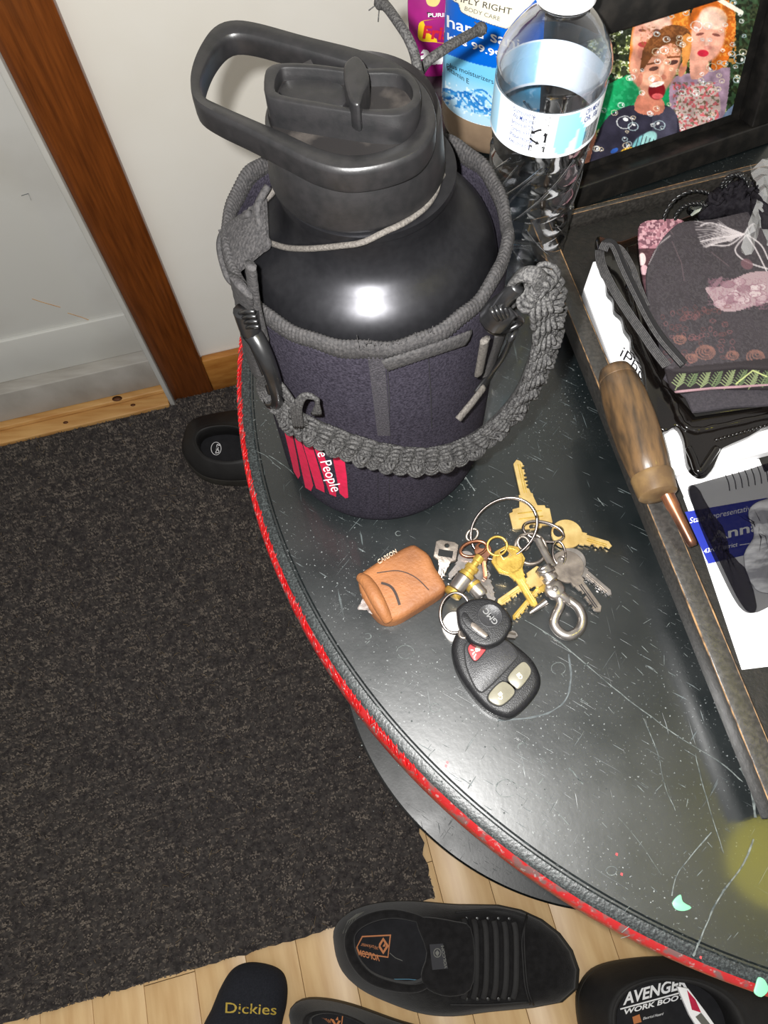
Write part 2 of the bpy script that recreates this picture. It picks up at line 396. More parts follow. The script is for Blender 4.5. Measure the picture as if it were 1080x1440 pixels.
def table_mat(red=False):
    m = bpy.data.materials.new('scratched_black_paint' if not red else 'red_edge_paint'); m.use_nodes = True; nt = m.node_tree; b = nt.nodes['Principled BSDF']; L = nt.links.new
    tc = N(nt, 'ShaderNodeTexCoord'); O = tc.outputs['Object']
    def noise(sc, det=3, vec=O, dist=0):
        n = N(nt, 'ShaderNodeTexNoise'); n.inputs['Scale'].default_value = sc; n.inputs['Detail'].default_value = det; n.inputs['Distortion'].default_value = dist; L(vec, n.inputs['Vector']); return n.outputs['Fac']
    def ramp(src, lo, hi, a=0, c=1):
        r = N(nt, 'ShaderNodeMapRange'); r.inputs[1].default_value = lo; r.inputs[2].default_value = hi; r.inputs[3].default_value = a; r.inputs[4].default_value = c; L(src, r.inputs[0]); return r.outputs[0]
    def math_(op, a, c):
        n = N(nt, 'ShaderNodeMath', operation=op)
        for i, q in enumerate((a, c)):
            if isinstance(q, (int, float)): n.inputs[i].default_value = q
            else: L(q, n.inputs[i])
        return n.outputs[0]
    def mixc(f, a, c):
        n = N(nt, 'ShaderNodeMix', data_type='RGBA'); L(f, n.inputs[0])
        for i, q in ((6, a), (7, c)):
            if isinstance(q, tuple): n.inputs[i].default_value = (*lin(q), 1)
            else: L(q, n.inputs[i])
        return n.outputs[2]
    def scratches(rot, sc, thick):
        m0 = N(nt, 'ShaderNodeMapping'); m0.inputs['Rotation'].default_value = (0, 0, rot); L(O, m0.inputs[0]); mp = N(nt, 'ShaderNodeMapping'); mp.inputs['Scale'].default_value = (sc * .06, sc, sc); L(m0.outputs[0], mp.inputs[0])
        a = noise(1, 2, mp.outputs[0], .4); return ramp(a, thick, thick + .03)
    dust = math_('MULTIPLY', ramp(noise(650, 2), .66, .74), ramp(noise(14, 4), .38, .66))
    haze = ramp(noise(7, 6), .35, .75)
    s = math_('MAXIMUM', scratches(.62, 800, .69), scratches(2.3, 600, .715)); s = math_('MAXIMUM', s, scratches(1.5, 500, .72))
    s = math_('MULTIPLY', s, ramp(noise(9, 3), .42, .6))
    if not red:
        c = mixc(haze, (3, 8, 9), (10, 18, 20)); c = mixc(math_('MULTIPLY', s, .38), c, (110, 124, 126)); c = mixc(math_('MULTIPLY', dust, .7), c, (150, 156, 156))
        rg = ramp(noise(25, 6), .3, .7, .31, .41)
    else:
        chips = ramp(noise(120, 5), .52, .62); c = mixc(chips, (150, 10, 14), (96, 66, 64)); rg = ramp(noise(60, 3), .3, .7, .3, .5)
        c = mixc(math_('MULTIPLY', ramp(noise(300, 2), .6, .7), .6), c, (150, 140, 138))
    L(c, b.inputs['Base Color']); rr = math_('ADD', rg, math_('MULTIPLY', math_('MAXIMUM', s, dust), .25)); L(rr, b.inputs['Roughness'])
    bp = N(nt, 'ShaderNodeBump'); bp.inputs['Strength'].default_value = .25; bp.inputs['Distance'].default_value = .0004
    L(math_('ADD', math_('ADD', math_('MULTIPLY', noise(260, 4), .5), math_('MULTIPLY', scratches(.62, 420, .30), .0)), math_('MULTIPLY', s, -1.6)), bp.inputs['Height']); L(bp.outputs[0], b.inputs['Normal'])
    b.inputs['Specular IOR Level'].default_value = .85; b.inputs['Coat Weight'].default_value = .0 if red else .3; b.inputs['Coat Roughness'].default_value = .07
    return m
def clear_mat(name, tint=(250, 252, 255), spec=1.0):
    m = bpy.data.materials.new(name); m.use_nodes = True; nt = m.node_tree; nt.nodes.clear(); L = nt.links.new
    o = N(nt, 'ShaderNodeOutputMaterial'); mx = N(nt, 'ShaderNodeMixShader'); t = N(nt, 'ShaderNodeBsdfTransparent'); g = N(nt, 'ShaderNodeBsdfGlossy'); g.inputs['Roughness'].default_value = .08
    t.inputs[0].default_value = (*lin(tint), 1); f = N(nt, 'ShaderNodeLayerWeight'); f.inputs[0].default_value = .5 * spec
    tc = N(nt, 'ShaderNodeTexCoord'); nz = N(nt, 'ShaderNodeTexNoise'); nz.inputs['Scale'].default_value = 60; L(tc.outputs['Object'], nz.inputs['Vector'])
    bp = N(nt, 'ShaderNodeBump'); bp.inputs['Strength'].default_value = .35; bp.inputs['Distance'].default_value = .002; L(nz.outputs['Fac'], bp.inputs['Height']); L(bp.outputs[0], g.inputs['Normal'])
    L(f.outputs['Facing'], mx.inputs[0]); L(t.outputs[0], mx.inputs[1]); L(g.outputs[0], mx.inputs[2]); L(mx.outputs[0], o.inputs[0]); return m
M['clear'] = clear_mat('clear_plastic')
M['table'] = table_mat(); M['tedge'] = table_mat(True)

# ================================================================ ROOM
w0 = P(245, 555, 0); w1 = P(0, 612, 0)
wd = (w0 - w1).normalized(); wn = Vector((wd.y, -wd.x, 0))       # along the wall, out of the wall into the room
wo = w0 + wn * 0; up = Vector((0, 0, 1))
def WP(s, n, z): return wo + wd * s + wn * n + up * z            # s = along wall from the casing foot
# floor
fl_root = mk('floor', [(-2.2, -1.6, -.02), (2.4, -1.6, -.02), (2.4, 1.3, -.02), (-2.2, 1.3, -.02), (-2.2, -1.6, -.006), (2.4, -1.6, -.006), (2.4, 1.3, -.006), (-2.2, 1.3, -.006)],
             [(3, 2, 1, 0), (4, 5, 6, 7), (0, 1, 5, 4), (1, 2, 6, 5), (2, 3, 7, 6), (3, 0, 4, 7)], M['under'], smooth=False, origin=(0, 0, 0))
tag(fl_root, kind='structure')
pv = Vector((-.19, .98, 0)).normalized(); pu = Vector((pv.y, -pv.x, 0))
pm = None
for i in range(-18, 19):
    off = (i * .37) % .9
    for j in range(-2, 2):
        if pm is None:
            c = (0, 0, -.006); a = .0352
            pm = box('plank', (-a, 0, -.006), (2 * a - .0006, 0, 0), (0, .8992, 0), (0, 0, .006), M['oak'], fl_root, bev=.0005); o = pm
        else:
            o = pm.copy(); COL.objects.link(o); o.parent = fl_root
        q = pu * (i * .0704) + pv * (j * .9 + off)
        if q.y > 1.0: pass
        o.location = (q.x, q.y, 0); o.rotation_euler = (0, 0, math.atan2(-pv.x, pv.y))
# wall (a slab with the doorway left open), casing, door, sill, baseboard
WT = .12
tag(box('wall_back', WP(.055, -WT, 0), wd * 1.9, wn * WT, up * 2.4, M['wall']), kind='structure')
tag(box('wall_left', WP(-1.6, -WT - .02, 0), wd * .12, wn * WT * 2, up * 2.4, M['wall']), kind='structure')
tag(box('trim_1', WP(-.0005, -.02, .0), wd * .074, wn * .036, up * 2.2, M['casing'], bev=.002), kind='structure')
tag(box('trim_2', WP(-.0085, -.06, 0), wd * .008, wn * .086, up * 2.2, M['doorw'], bev=.001), kind='structure')
dr = thing('door_1', WP(-.4, -.04, 0), kind='structure')
box('door_panel', WP(-1.2, -.06, .20), wd * 1.19, wn * .02, up * 2.0, M['doorw'], dr)
box('bottom_board', WP(-1.2, -.06, .10), wd * 1.19, wn * .026, up * .099, M['doorw'], dr, bev=.002)
box('weather_board', WP(-1.2, -.06, .024), wd * 1.19, wn * .05, up * .076, M['doorg'], dr, bev=.002)
sl = thing('trim_3', WP(-.4, 0, 0), kind='structure')
box('sill_board', WP(-1.2, -.06, .0), wd * 1.19, wn * .06, up * .022, M['pine'], sl, bev=.002)
box('sill_board', WP(-1.2, .0005, .0), wd * 1.19, wn * .028, up * .014, M['pine'], sl, bev=.002)
for s, n, r in ((-.10, -.004, .006), (-.075, .012, .003), (-.2, .016, .003), (-.33, -.02, .005)):
    V, Fc = lathe_vf([(r, .0222 if n < 0 else .0142), (.0005, .0225 if n < 0 else .0145)], 0, 0, 12); q = WP(s, n, 0)
    mk('knot', [Vector((v.x * 1.6, v.y, v.z)) + Vector((q.x, q.y, 0)) for v in V], Fc, M['knot'], sl)
bb = tag(box('baseboard_back', WP(.0735, .0003, 0), wd * 1.8, wn * .014, up * .095, M['honey'], bev=.003), kind='structure')
# dark scuffs and a nail head on the door
for L_ in ([(45, 420), (60, 425), (85, 432)], [(95, 440), (115, 446), (130, 452)], [(30, 275), (40, 272), (44, 282)]):
    V, Fc = ribbon_vf(L_, .002, onplane(WP(0, -.0396, .3), wn)); mk('scuff', V, Fc, M['scrd' if L_[0][0] == 30 else 'pine'], dr)

# ---------------------------------------------------------------- carpet mat
mc = P(612, 1262, .006); mu = -wd; mv = -wn; MW, MD = 1.35, .925
def MP(a, b, z=0): q = mc + mu * a + mv * b; return Vector((q.x, q.y, z))
mt = thing('floor_mat', MP(.6, .45, 0), 'charcoal ribbed carpet mat on the floor left of the table', 'mat')
nA = 130; edge = [MP(MW * i / nA, rng.normal(0, .0012)) for i in range(nA)] + [MP(MW, MD * i / nA) for i in range(nA)] + [MP(MW - MW * i / nA, MD) for i in range(nA)] + [MP(rng.normal(0, .0015), MD - MD * i / nA) for i in range(nA)]
slab('mat_base', edge, .0002, .0045, M['mat'], mt)
K = 105000
a = rng.random(K) * MW; b = rng.random(K) * MD
b = (np.round(b / .0085) * .0085) + rng.normal(0, .0019, K); a = np.clip(a + 0, .0005, MW); b = np.clip(b, .0005, MD)
hh = .003 + rng.random(K) * .0035 + .001 * np.cos(b / .0085 * 2 * pi)
mcn = np.array(mc); mun = np.array(mu); mvn = np.array(mv)
c = mcn[None, :2] + a[:, None] * mun[None, :2] + b[:, None] * mvn[None, :2]
ang = rng.random(K) * 2 * pi; rr = .0011 + rng.random(K) * .0011
lean = rng.normal(0, .0014, (K, 2)); V = np.zeros((K, 4, 3)); 
for k in range(3): V[:, k, 0] = c[:, 0] + rr * np.cos(ang + k * 2.094); V[:, k, 1] = c[:, 1] + rr * np.sin(ang + k * 2.094); V[:, k, 2] = .0044
V[:, 3, :2] = c + lean; V[:, 3, 2] = .0044 + hh
V -= np.array(mt.location)
me = bpy.data.meshes.new('carpet_pile'); me.vertices.add(K * 4); me.vertices.foreach_set('co', V.ravel())
base = np.arange(K)[:, None] * 4; tri = np.concatenate([base + [0, 1, 3], base + [1, 2, 3], base + [2, 0, 3]], 1).ravel()
me.loops.add(len(tri)); me.loops.foreach_set('vertex_index', tri.astype('i4')); me.polygons.add(K * 3); me.polygons.foreach_set('loop_start', np.arange(0, len(tri), 3, dtype='i4'))
me.update(); me.validate(); me.materials.append(M['tuft']); o = bpy.data.objects.new('carpet_pile', me); COL.objects.link(o); o.parent = mt; o['kind'] = 'stuff'
parts = []
for i in range(700):
    q = MP(rng.random() ** 1 * .85, rng.random() * MD, .0095)
    if (q.x - .3212) ** 2 + (q.y - .323) ** 2 < .41 ** 2 or (q.x > -.36 and q.y > .58 and q.y < .76): continue
    an = rng.random() * pi; l = rng.uniform(.003, .012); d = Vector((math.cos(an), math.sin(an), rng.normal(0, .15))) * l
    parts.append(tube_vf([q, q + d * .5 + Vector((0, 0, .001)), q + d], .00034, 3))
V, Fc = join(parts); tag(mk('straw_crumbs', V, Fc, M['straw'], None), 'scattered pale straw crumbs lying on the charcoal mat', 'debris', kind='stuff')

# ---------------------------------------------------------------- the round table (cable-drum shape)
TX, TY, TR = .3212, .323, .4195
tb = thing('round_table', (TX, TY, 0.0), 'round black-painted drum table with a chipped red edge and worn scratched top', 'table')
lathe('tabletop', [(.02, .7601), (.02, .76), (.4065, .76), (.4075, .7588), (.4085, .7588)][1:], TX, TY, M['table'], tb, segs=256, caps=False)
tt = tb.children[0]
lathe('edge_lip', [(.4085, .7588), (.4095, .7598), (.4135, .7594), (.4155, .7582)], TX, TY, M['lip'], tb, segs=256, caps=False)
bm = bmesh.new(); bm.from_mesh(tt.data); bmesh.ops.holes_fill(bm, edges=[e for e in bm.edges if e.is_boundary and all(v.co.xy.length < .03 for v in e.verts)]); bm.to_mesh(tt.data); bm.free()
lathe('red_edge', [(.4155, .7582), (.4185, .7560), (TR, .753), (TR, .738), (.4175, .736)], TX, TY, M['tedge'], tb, segs=256, caps=False)
lathe('underside', [(.4175, .736), (.05, .736)], TX, TY, M['table'], tb, segs=96, caps=False)
lathe('pedestal', [(.15, .034), (.15, .7355)], TX, TY, M['table'], tb, segs=64)
lathe('lower_flange', [(.383, .0115), (.3865, .014), (.3865, .0315), (.384, .034), (.02, .034)], TX - .018, TY - .011, M['table'], tb, segs=200, caps=True)
# red hatched wear along the left part of the edge
parts = []
for i in range(150):
    an = math.radians(158 + i * .42 + rng.normal(0, .1)); r0, r1 = .4168 - rng.random() * .004, .4199; d = .004 + rng.random() * .006
    p = Vector((TX + r0 * math.cos(an), TY + r0 * math.sin(an), .7595 - (r0 - .4095) * .25)); q = Vector((TX + .4187 * math.cos(an + d / .42), TY + .4187 * math.sin(an + d / .42), .7568))
    parts.append(tube_vf([p, (p + q) / 2 + Vector((0, 0, .0006)), q], .00045, 4))
V, Fc = join(parts); tag(mk('paint_flecks', V, Fc, M['red'], tb), kind='stuff')
# scratches, stains and other pale marks of the top
sz = onz(TZ + .00012)
def scratch_and_mark(L_, w, mm='scr', n=4): 
    pts = [(v.x + rng.normal(0, .3), v.y + rng.normal(0, .3)) for v in crom([(x, y, 0) for x, y in L_], n)]
    V, Fc = ribbon_vf(pts, [w * u for u in rng.uniform(.4, 1.1, 17)], sz); mk('scratch_and_mark', V, Fc, M[mm], tb, smooth=False)
for L_, w in (([(738, 872), (790, 905), (860, 965), (905, 1000), (960, 1040), (1010, 1070), (1045, 1100)], .0007), ([(905, 1010), (925, 1060), (935, 1105), (950, 1140)], .0005),
              ([(978, 1060), (990, 1110), (1005, 1160), (1018, 1200)], .0005), ([(1060, 1180), (1045, 1215), (1010, 1265), (985, 1320), (975, 1345)], .0011), ([(1040, 1080), (1055, 1105), (1063, 1150)], .0016),  # last one and the next are two broad pale strokes beside the tray corner
              ([(1052, 1080), (1068, 1110), (1075, 1148)], .0013), ([(378, 640), (400, 655), (415, 668)], .0004), ([(355, 632), (375, 642), (395, 660)], .0004), ([(800, 1080), (812, 1093), (820, 1103)], .0009),
              ([(1000, 1170), (955, 1225), (945, 1260)], .0008), ([(870, 1150), (900, 1185), (930, 1230)], .0003), ([(650, 665), (668, 690)], .0008), ([(840, 700), (850, 712)], .0007), ([(700, 1090), (760, 1120), (800, 1160)], .0004)): scratch_and_mark(L_, w)
parts = []
for i in range(150):
    x = rng.uniform(520, 1040); y = rng.uniform(760, 1330)
    if (x - 540) * .75 + 1000 < y - 60 or x > 1050: continue
    an = rng.choice([.6, .75, 2.3, rng.uniform(0, pi)]) + rng.normal(0, .12); l = rng.uniform(3, 14)
    parts.append(ribbon_vf([(x, y), (x + l * math.cos(an), y + l * math.sin(an))], .00018 + rng.random() * .0002, sz))
for cx_, cy_, r_ in ((517, 895, 6), (570, 918, 13), (612, 995, 9), (712, 1108, 14), (640, 690, 13), (560, 750, 5), (785, 940, 10), (735, 1050, 7), (860, 1225, 9)):
    for k in range(2):
        rr_ = r_ * rng.uniform(.7, 1.1); a0 = rng.random() * 6.3
        parts.append(ribbon_vf([(cx_ + rr_ * math.cos(a0 + t * .5), cy_ + rr_ * .85 * math.sin(a0 + t * .5)) for t in range(7)], .00035, sz))
V, Fc = join(parts); tag(mk('hairline_scratches', V, Fc, M['scr'], tb, smooth=False), kind='stuff')
scratch_and_mark([(800, 920), (803, 955), (795, 985), (770, 1003), (738, 1010), (700, 1013)], .0012, 'scrd')
for L_ in ([(945, 1270), (950, 1262), (957, 1258), (960, 1268), (972, 1276), (962, 1281), (950, 1279)], [(1062, 1385), (1066, 1374), (1075, 1378), (1080, 1392), (1070, 1402), (1060, 1396)]):
    slab('paint_blob', pxs(smooth_px(L_, 3)), TZ, TZ + .0008, M['green'], tb, bev=.0003)
for x, y in ((628, 1070), (626, 1075), (866, 1199), (873, 1227), (984, 1344)): slab('paint_fleck', pxs([(x, y), (x + 3, y + 1), (x + 2, y + 5), (x - 1, y + 3)]), TZ, TZ + .0004, M['redb'], tb)
V, Fc = join([(lambda p, r: lathe_vf([(r, p.z), (r * .6, p.z + .0004)], p.x, p.y, 6))(P(rng.uniform(500, 1060), y_, TZ), rng.uniform(.0002, .0006)) for y_ in rng.uniform(760, 1160, 170)])
tag(mk('dust_specks', V, Fc, M['scr'], tb), kind='stuff')

# ================================================================ JUG
JX, JY = .002, .266
jg = thing('drinking_jug', (JX, JY, TZ), 'large black steel jug with a looped carry lid, standing in the cloth carrier', 'water bottle')
jbody = lathe('jug_body', [(.052, TZ + .0055), (.058, TZ + .008), (.0605, TZ + .014), (.0608, .918), (.0607, .926), (.0601, .932), (.0588, .9375), (.0566, .9422), (.0535, .9462), (.0498, .9495), (.0462, .9520), (.0430, .9545), (.0402, .9580), (.0382, .9630), (.0374, .969), (.0374, .9745), (.0384, .975), (.0384, .9785), (.0366, .979)], JX, JY, M['jug'], jg, segs=96)
LX, LY = -.0012, .2650
lathe('lid_skirt', [(.0345, .9792), (.0360, .9800), (.0366, .982), (.0342, 1.0045), (.0336, 1.0055), (.028, 1.006)], LX, LY, M['lid'], jg, segs=96)
# carry ring: racetrack running from the lid out to the left
hd = Vector((-.985, .24, 0)).normalized(); hp = Vector((-hd.y, hd.x, 0))
if hp.y < 0: hp = -hp
J = Vector((JX, JY, 0))
def race(r, x1, r1, n=20, pw=2):
    """outline: circle of radius r on the lid joined to a blunt end of half width r1 at distance x1"""
    L_ = []
    for i in range(n * 2 + 1):
        a = -pi / 2 + pi * i / (n * 2); L_.append((-r * math.cos(a), r * math.sin(a)))   # back of the lid
    e = []
    for i in range(n + 1):
        a = pi / 2 - pi * i / n; ca, sa = math.cos(a), math.sin(a)
        e.append((x1 - r1 * .55 + r1 * .55 * abs(ca) ** .75, r1 * math.copysign(abs(sa) ** .8, sa)))
    mid = [(x1 * .30, r * .99 * .97 + (r1 - r) * .25)]
    L_ += [(x1 * .2, r * .995 + (r1 - r) * .1), (x1 * .45, r + (r1 - r) * .45)] + e + [(x1 * .45, -r - (r1 - r) * .45), (x1 * .2, -r * .995 - (r1 - r) * .1)]
    return [J + hd * x + hp * y for x, y in L_]
zt = lambda x, y: max(0, (Vector((x, y, 0)) - J).dot(hd) - .01) * .05
RZ_ = 1.0125
def traced(L_, n=110):
    pp = [Vector((p.x, p.y, 0)) for p in pxs(smooth_px(L_, 5), RZ_)]; d = [0]
    for i in range(len(pp)): d.append(d[-1] + (pp[(i + 1) % len(pp)] - pp[i]).length)
    out = []
    for i in range(n):
        s = d[-1] * i / n; j = max(q for q in range(len(d) - 1) if d[q] <= s); out.append(pp[j].lerp(pp[(j + 1) % len(pp)], (s - d[j]) / max(d[j + 1] - d[j], 1e-9)))
    return out
outer = traced([(267, 120), (269, 95), (280, 66), (299, 39), (324, 28), (360, 31), (430, 50), (500, 67), (550, 84), (585, 108), (606, 135), (614, 165), (608, 190), (590, 213), (560, 228), (520, 238), (480, 240), (440, 230), (400, 210), (350, 184), (300, 160), (274, 142)])
hole = traced([(281, 118), (284, 98), (297, 70), (318, 48), (345, 46), (400, 60), (470, 80), (540, 101), (572, 122), (588, 148), (586, 172), (568, 194), (530, 209), (490, 213), (450, 204), (400, 182), (350, 161), (304, 141), (287, 132)])
zt = lambda x, y: 0
def ring_solid(name, rings, m, parent):
    """rings: list of (loop pts, z) joined in order and closed"""
    n = len(rings[0][0]); V = []; Fc = []
    for L_, z in rings:
        for p in L_: V.append(Vector((p.x, p.y, z + zt(p.x, p.y))))
    R_ = len(rings)
    for i in range(R_):
        for k in range(n):
            j = (i + 1) % R_; q = (k + 1) % n; Fc.append((i * n + k, i * n + q, j * n + q, j * n + k))
    o = mk(name, V, Fc, m, parent); fixn(o); autosmooth(o, 50); return o
lp = lambda t: [a_.lerp(b_, t) for a_, b_ in zip(outer, hole)]
ring_solid('carry_ring', [(lp(.04), 1.0025), (lp(0), 1.0040), (lp(0), 1.0105), (lp(.015), 1.0114), (lp(.09), 1.0127), (lp(.13), 1.0129), (lp(.5), 1.0124), (lp(.88), 1.0117), (lp(.93), 1.0114), (lp(1), 1.0098), (lp(1), 1.0090), (lp(1), 1.0040), (lp(.92), 1.0025)], M['lid'], jg)
lathe('lid_basin', [(.0001, 1.0062), (.0315, 1.0062), (.0325, 1.0085)], LX, LY, M['lidd'], jg, segs=64, caps=False)
ps = lambda L_, z: pxs(L_, z)
spo = smooth_px([(373, 112), (380, 101), (398, 96), (440, 97), (500, 104), (560, 103), (584, 118), (592, 140), (586, 158), (562, 170), (520, 169), (450, 159), (390, 148), (374, 140)], 3)
spi = smooth_px([(388, 126), (394, 108), (404, 103), (450, 105), (500, 111), (555, 112), (574, 124), (580, 142), (570, 155), (545, 160), (500, 159), (450, 150), (396, 140)], 3)
slab('spout_housing', ps(spo, 1.016), 1.0060, 1.0185, M['lid'], jg, bev=.001, holes=[ps(spi, 1.016)])
slab('spout_well', ps(spi, 1.016), 1.0062, 1.0130, M['lidd'], jg)
fin = [(484, 118), (486, 100), (500, 90), (513, 100), (520, 122), (512, 140), (506, 158), (494, 154), (488, 138)]
slab('spout_flip', ps(smooth_px(fin, 3), 1.020), 1.0125, 1.0235, M['lid'], jg, bev=.0014, bseg=3)
slab('mouthpiece', ps(smooth_px([(398, 133), (404, 108), (478, 113), (482, 145)], 3), 1.016), 1.0130, 1.0150, M['lid'], jg, bev=.001)

# ---------------------------------------------------------------- carrier sleeve
cr = thing('bottle_carrier', (JX, JY, TZ), 'charcoal neoprene bottle carrier with braided cord strap, wrapped around the black jug', 'bottle sleeve')
def rimz(a):
    d = math.degrees(a) % 360
    pts = [(0, .942), (30, .947), (75, .943), (120, .945), (150, .949), (180, .946), (205, .943), (230, .941), (255, .940), (275, .941), (290, .942), (310, .944), (330, .948), (345, .950), (360, .942)]
    for (d0, z0), (d1, z1) in zip(pts[:-1], pts[1:]):
        if d0 <= d <= d1: t = (d - d0) / (d1 - d0); t = t * t * (3 - 2 * t); return z0 + (z1 - z0) * t + .0012 * math.sin(d * .21) * math.sin(d * .11)
SG = 128
def sleeve_r(a, z):
    t = (z - TZ) / .18; r = .0660 - .0002 * t + .0007 * math.sin(3 * a + 1 + 4 * t) * t
    if z < TZ + .008: r -= (.008 - (z - TZ)) * .35
    return r
V = []; Fc = []; zs = [0, .02, .05, .1, .2, .3, .4, .5, .6, .7, .8, .9, .96, 1.0]
for side in (0, 1):
    for t in (zs if side == 0 else zs[::-1]):
        for k in range(SG):
            a = 2 * pi * k / SG; z = TZ + .0003 + (rimz(a) - TZ) * t; r = sleeve_r(a, z) - side * .0032
            if side and t == 0: z += .002
            V.append((JX + r * math.cos(a), JY + r * math.sin(a), z))
nr = len(zs) * 2
for i in range(nr - 1):
    for k in range(SG): q = (k + 1) % SG; Fc.append((i * SG + k, i * SG + q, (i + 1) * SG + q, (i + 1) * SG + k))
Fc += [tuple(range(SG - 1, -1, -1)), tuple((nr - 1) * SG + k for k in range(SG))]
slv = mk('sleeve', V, Fc, M['neo'], cr); fixn(slv)
# ribbed binding tape over the rim
pts = []; nn = []; NB = 900
for i in range(NB):
    a = 2 * pi * i / NB; z = rimz(a); r = sleeve_r(a, z) - .0016; pts.append(Vector((JX + r * math.cos(a), JY + r * math.sin(a), z - .0005))); nn.append(Vector((math.cos(a), math.sin(a), 0)))
V = []; Fc = []; sg = 8
for i, p in enumerate(pts):
    wob = 1 + .1 * math.sin(i * .07) 
    for k in range(sg):
        an = 2 * pi * k / sg; rib = 1 + .16 * math.cos(i * pi * 2 / 4.0 + 1.6 * math.sin(an)); V.append(p + nn[i] * (math.cos(an) * .0026 * rib) + up * (math.sin(an) * .0056 * wob * (.94 + .06 * rib)))
for i in range(NB):
    for k in range(sg): j = (i + 1) % NB; q = (k + 1) % sg; Fc.append((i * sg + k, i * sg + q, j * sg + q, j * sg + k))
mk('binding', V, Fc, M['bind'], cr)
ss = onmesh(slv, .0004)
ss2 = onmesh(slv, .0009)
# centre seam strip, tape end, stitch lines
gridlay('velcro_seam', [(516, 492), (540, 494), (549, 612), (531, 612)], 8, 40, ss, M['neod'], cr)
for L_ in ([(543, 498), (547, 560), (548, 640), (546, 735)], [(600, 480), (604, 540), (606, 600)], [(531, 660), (532, 733)]):
    V, Fc = ribbon_vf([(v.x, v.y) for v in crom([(a_, b_, 0) for a_, b_ in L_], 6)], .0007, ss2); mk('stitch_line', V, Fc, M['seam'], cr)
def slat(name, L_, th, m, parent, surf):
    base_ = [surf(a_, b_) for a_, b_ in L_]; base_ = [b_ for b_ in base_ if b_ is not None]; n_ = len(base_)
    out = [p + (Vector((p.x - JX, p.y - JY, 0)).normalized() * th) for p in base_]
    o = mk(name, base_ + out, [tuple(range(n_)), tuple(range(2 * n_ - 1, n_ - 1, -1))] + [(i, (i + 1) % n_, n_ + (i + 1) % n_, n_ + i) for i in range(n_)], m, parent, smooth=False); return fixn(o)
def ribtape(name, a, b, w, th, m, parent, surf, n=24, lift=.0015):
    """short ribbed tape from px a to px b hugging the surface"""
    pp = [surf(a[0] + (b[0] - a[0]) * i / n, a[1] + (b[1] - a[1]) * i / n) for i in range(n + 1)]; pp = [p for p in pp if p is not None]
    nr_ = [Vector((p.x - JX, p.y - JY, 0)).normalized() for p in pp]; pp = [p + q * lift for p, q in zip(pp, nr_)]
    V, Fc = tube_vf(pp, lambda t: w * (1 + .06 * math.cos(t * n * pi)), 8, flat=th / w, nrm=nr_); return mk(name, V, Fc, m, parent)
ribtape('tape_end', (541, 507), (652, 470), .0045, .0013, M['bind'], cr, onmesh(slv, .0012, fallback=None), 40)
parts = []
for i in range(26):
    p = onmesh(slv, .001)(rng.uniform(520, 612), rng.uniform(494, 500) - rng.random() * 3) if i == -1 else Vector((JX + .066 * math.cos(a_ := math.radians(rng.uniform(262, 292))), JY + .066 * math.sin(a_), .9445 + rng.random() * .003))
    d = Vector(rng.normal(0, .0012, 3)) + Vector((0, 0, .0008)); parts.append(tube_vf([p, p + d * .5 + Vector((0, -.0005, 0)), p + d], .00022, 3))
V, Fc = join(parts); tag(mk('frayed_threads', V, Fc, M['bind'], cr), kind='stuff')
# flag print
for L_ in ([(384, 586), (394, 589), (401, 620), (407, 652), (403, 646)], [(400, 603), (411, 606), (418, 640), (423, 668), (420, 673), (414, 663)], [(413, 606), (420, 607), (432, 645), (441, 682), (438, 690), (430, 685)],
           [(424, 615), (438, 620), (447, 650), (456, 682), (457, 692), (445, 686)], [(440, 621), (449, 622), (462, 655), (473, 688), (473, 698), (464, 694)], [(466, 631), (484, 640), (488, 670), (490, 699), (486, 700), (478, 693)]):
    decal('red_stripe', L_, ss, M['rprint'], cr)
text('script_lettering', 'e People', (447, 636), (468, 692), (14, -7), ss2, M['wprint'], cr, shear=.35)
decal('tiny_flag', [(703, 522), (718, 514), (720, 530), (705, 540)], ss, M['redink'], cr)
decal('tiny_flag_star', [(709, 518), (716, 515), (713, 524)], ss2, mat('yellow', (225, 200, 30)), cr)
# ---- braided strap
def cyl(px, py, r):
    D = ray(px, py); ox, oy = CAM[0] - JX, CAM[1] - JY; A = D[0] ** 2 + D[1] ** 2; B = ox * D[0] + oy * D[1]; C_ = ox * ox + oy * oy - r * r; q = B * B - A * C_
    t = (-B - math.sqrt(max(q, 0))) / A; return Vector(CAM + D * t)
sp = [((392, 572), .0745), (((412, 590)), .078), ((440, 605), .080), ((480, 622), .080), ((525, 637), .081), ((575, 646), .082), ((620, 643), .085), ((665, 625), .088), ((705, 594), .0925), ((735, 556), .0955), ((757, 510), .0995), ((768, 462), .0995), ((762, 415), .099), ((742, 398), .094)]
sp = [cyl(*a_, r) for a_, r in sp]
path = crom(sp, 14)
d_ = [0]
for i in range(1, len(path)): d_.append(d_[-1] + (path[i] - path[i - 1]).length)
TL = d_[-1]
def at(s):
    s = min(max(s, 0), TL - 1e-6); i = max(j for j in range(len(d_)) if d_[j] <= s); i = min(i, len(path) - 2)
    t = (s - d_[i]) / (d_[i + 1] - d_[i]); p = path[i].lerp(path[i + 1], t)
    T = (path[min(i + 3, len(path) - 1)] - path[max(i - 2, 0)]).normalized(); nrm = Vector((p.x - JX, p.y - JY, .02)).normalized(); nrm = (nrm - T * nrm.dot(T)).normalized(); return p, T, nrm, T.cross(nrm)
pitch = .0136
parts = []
nk = int(TL / pitch)
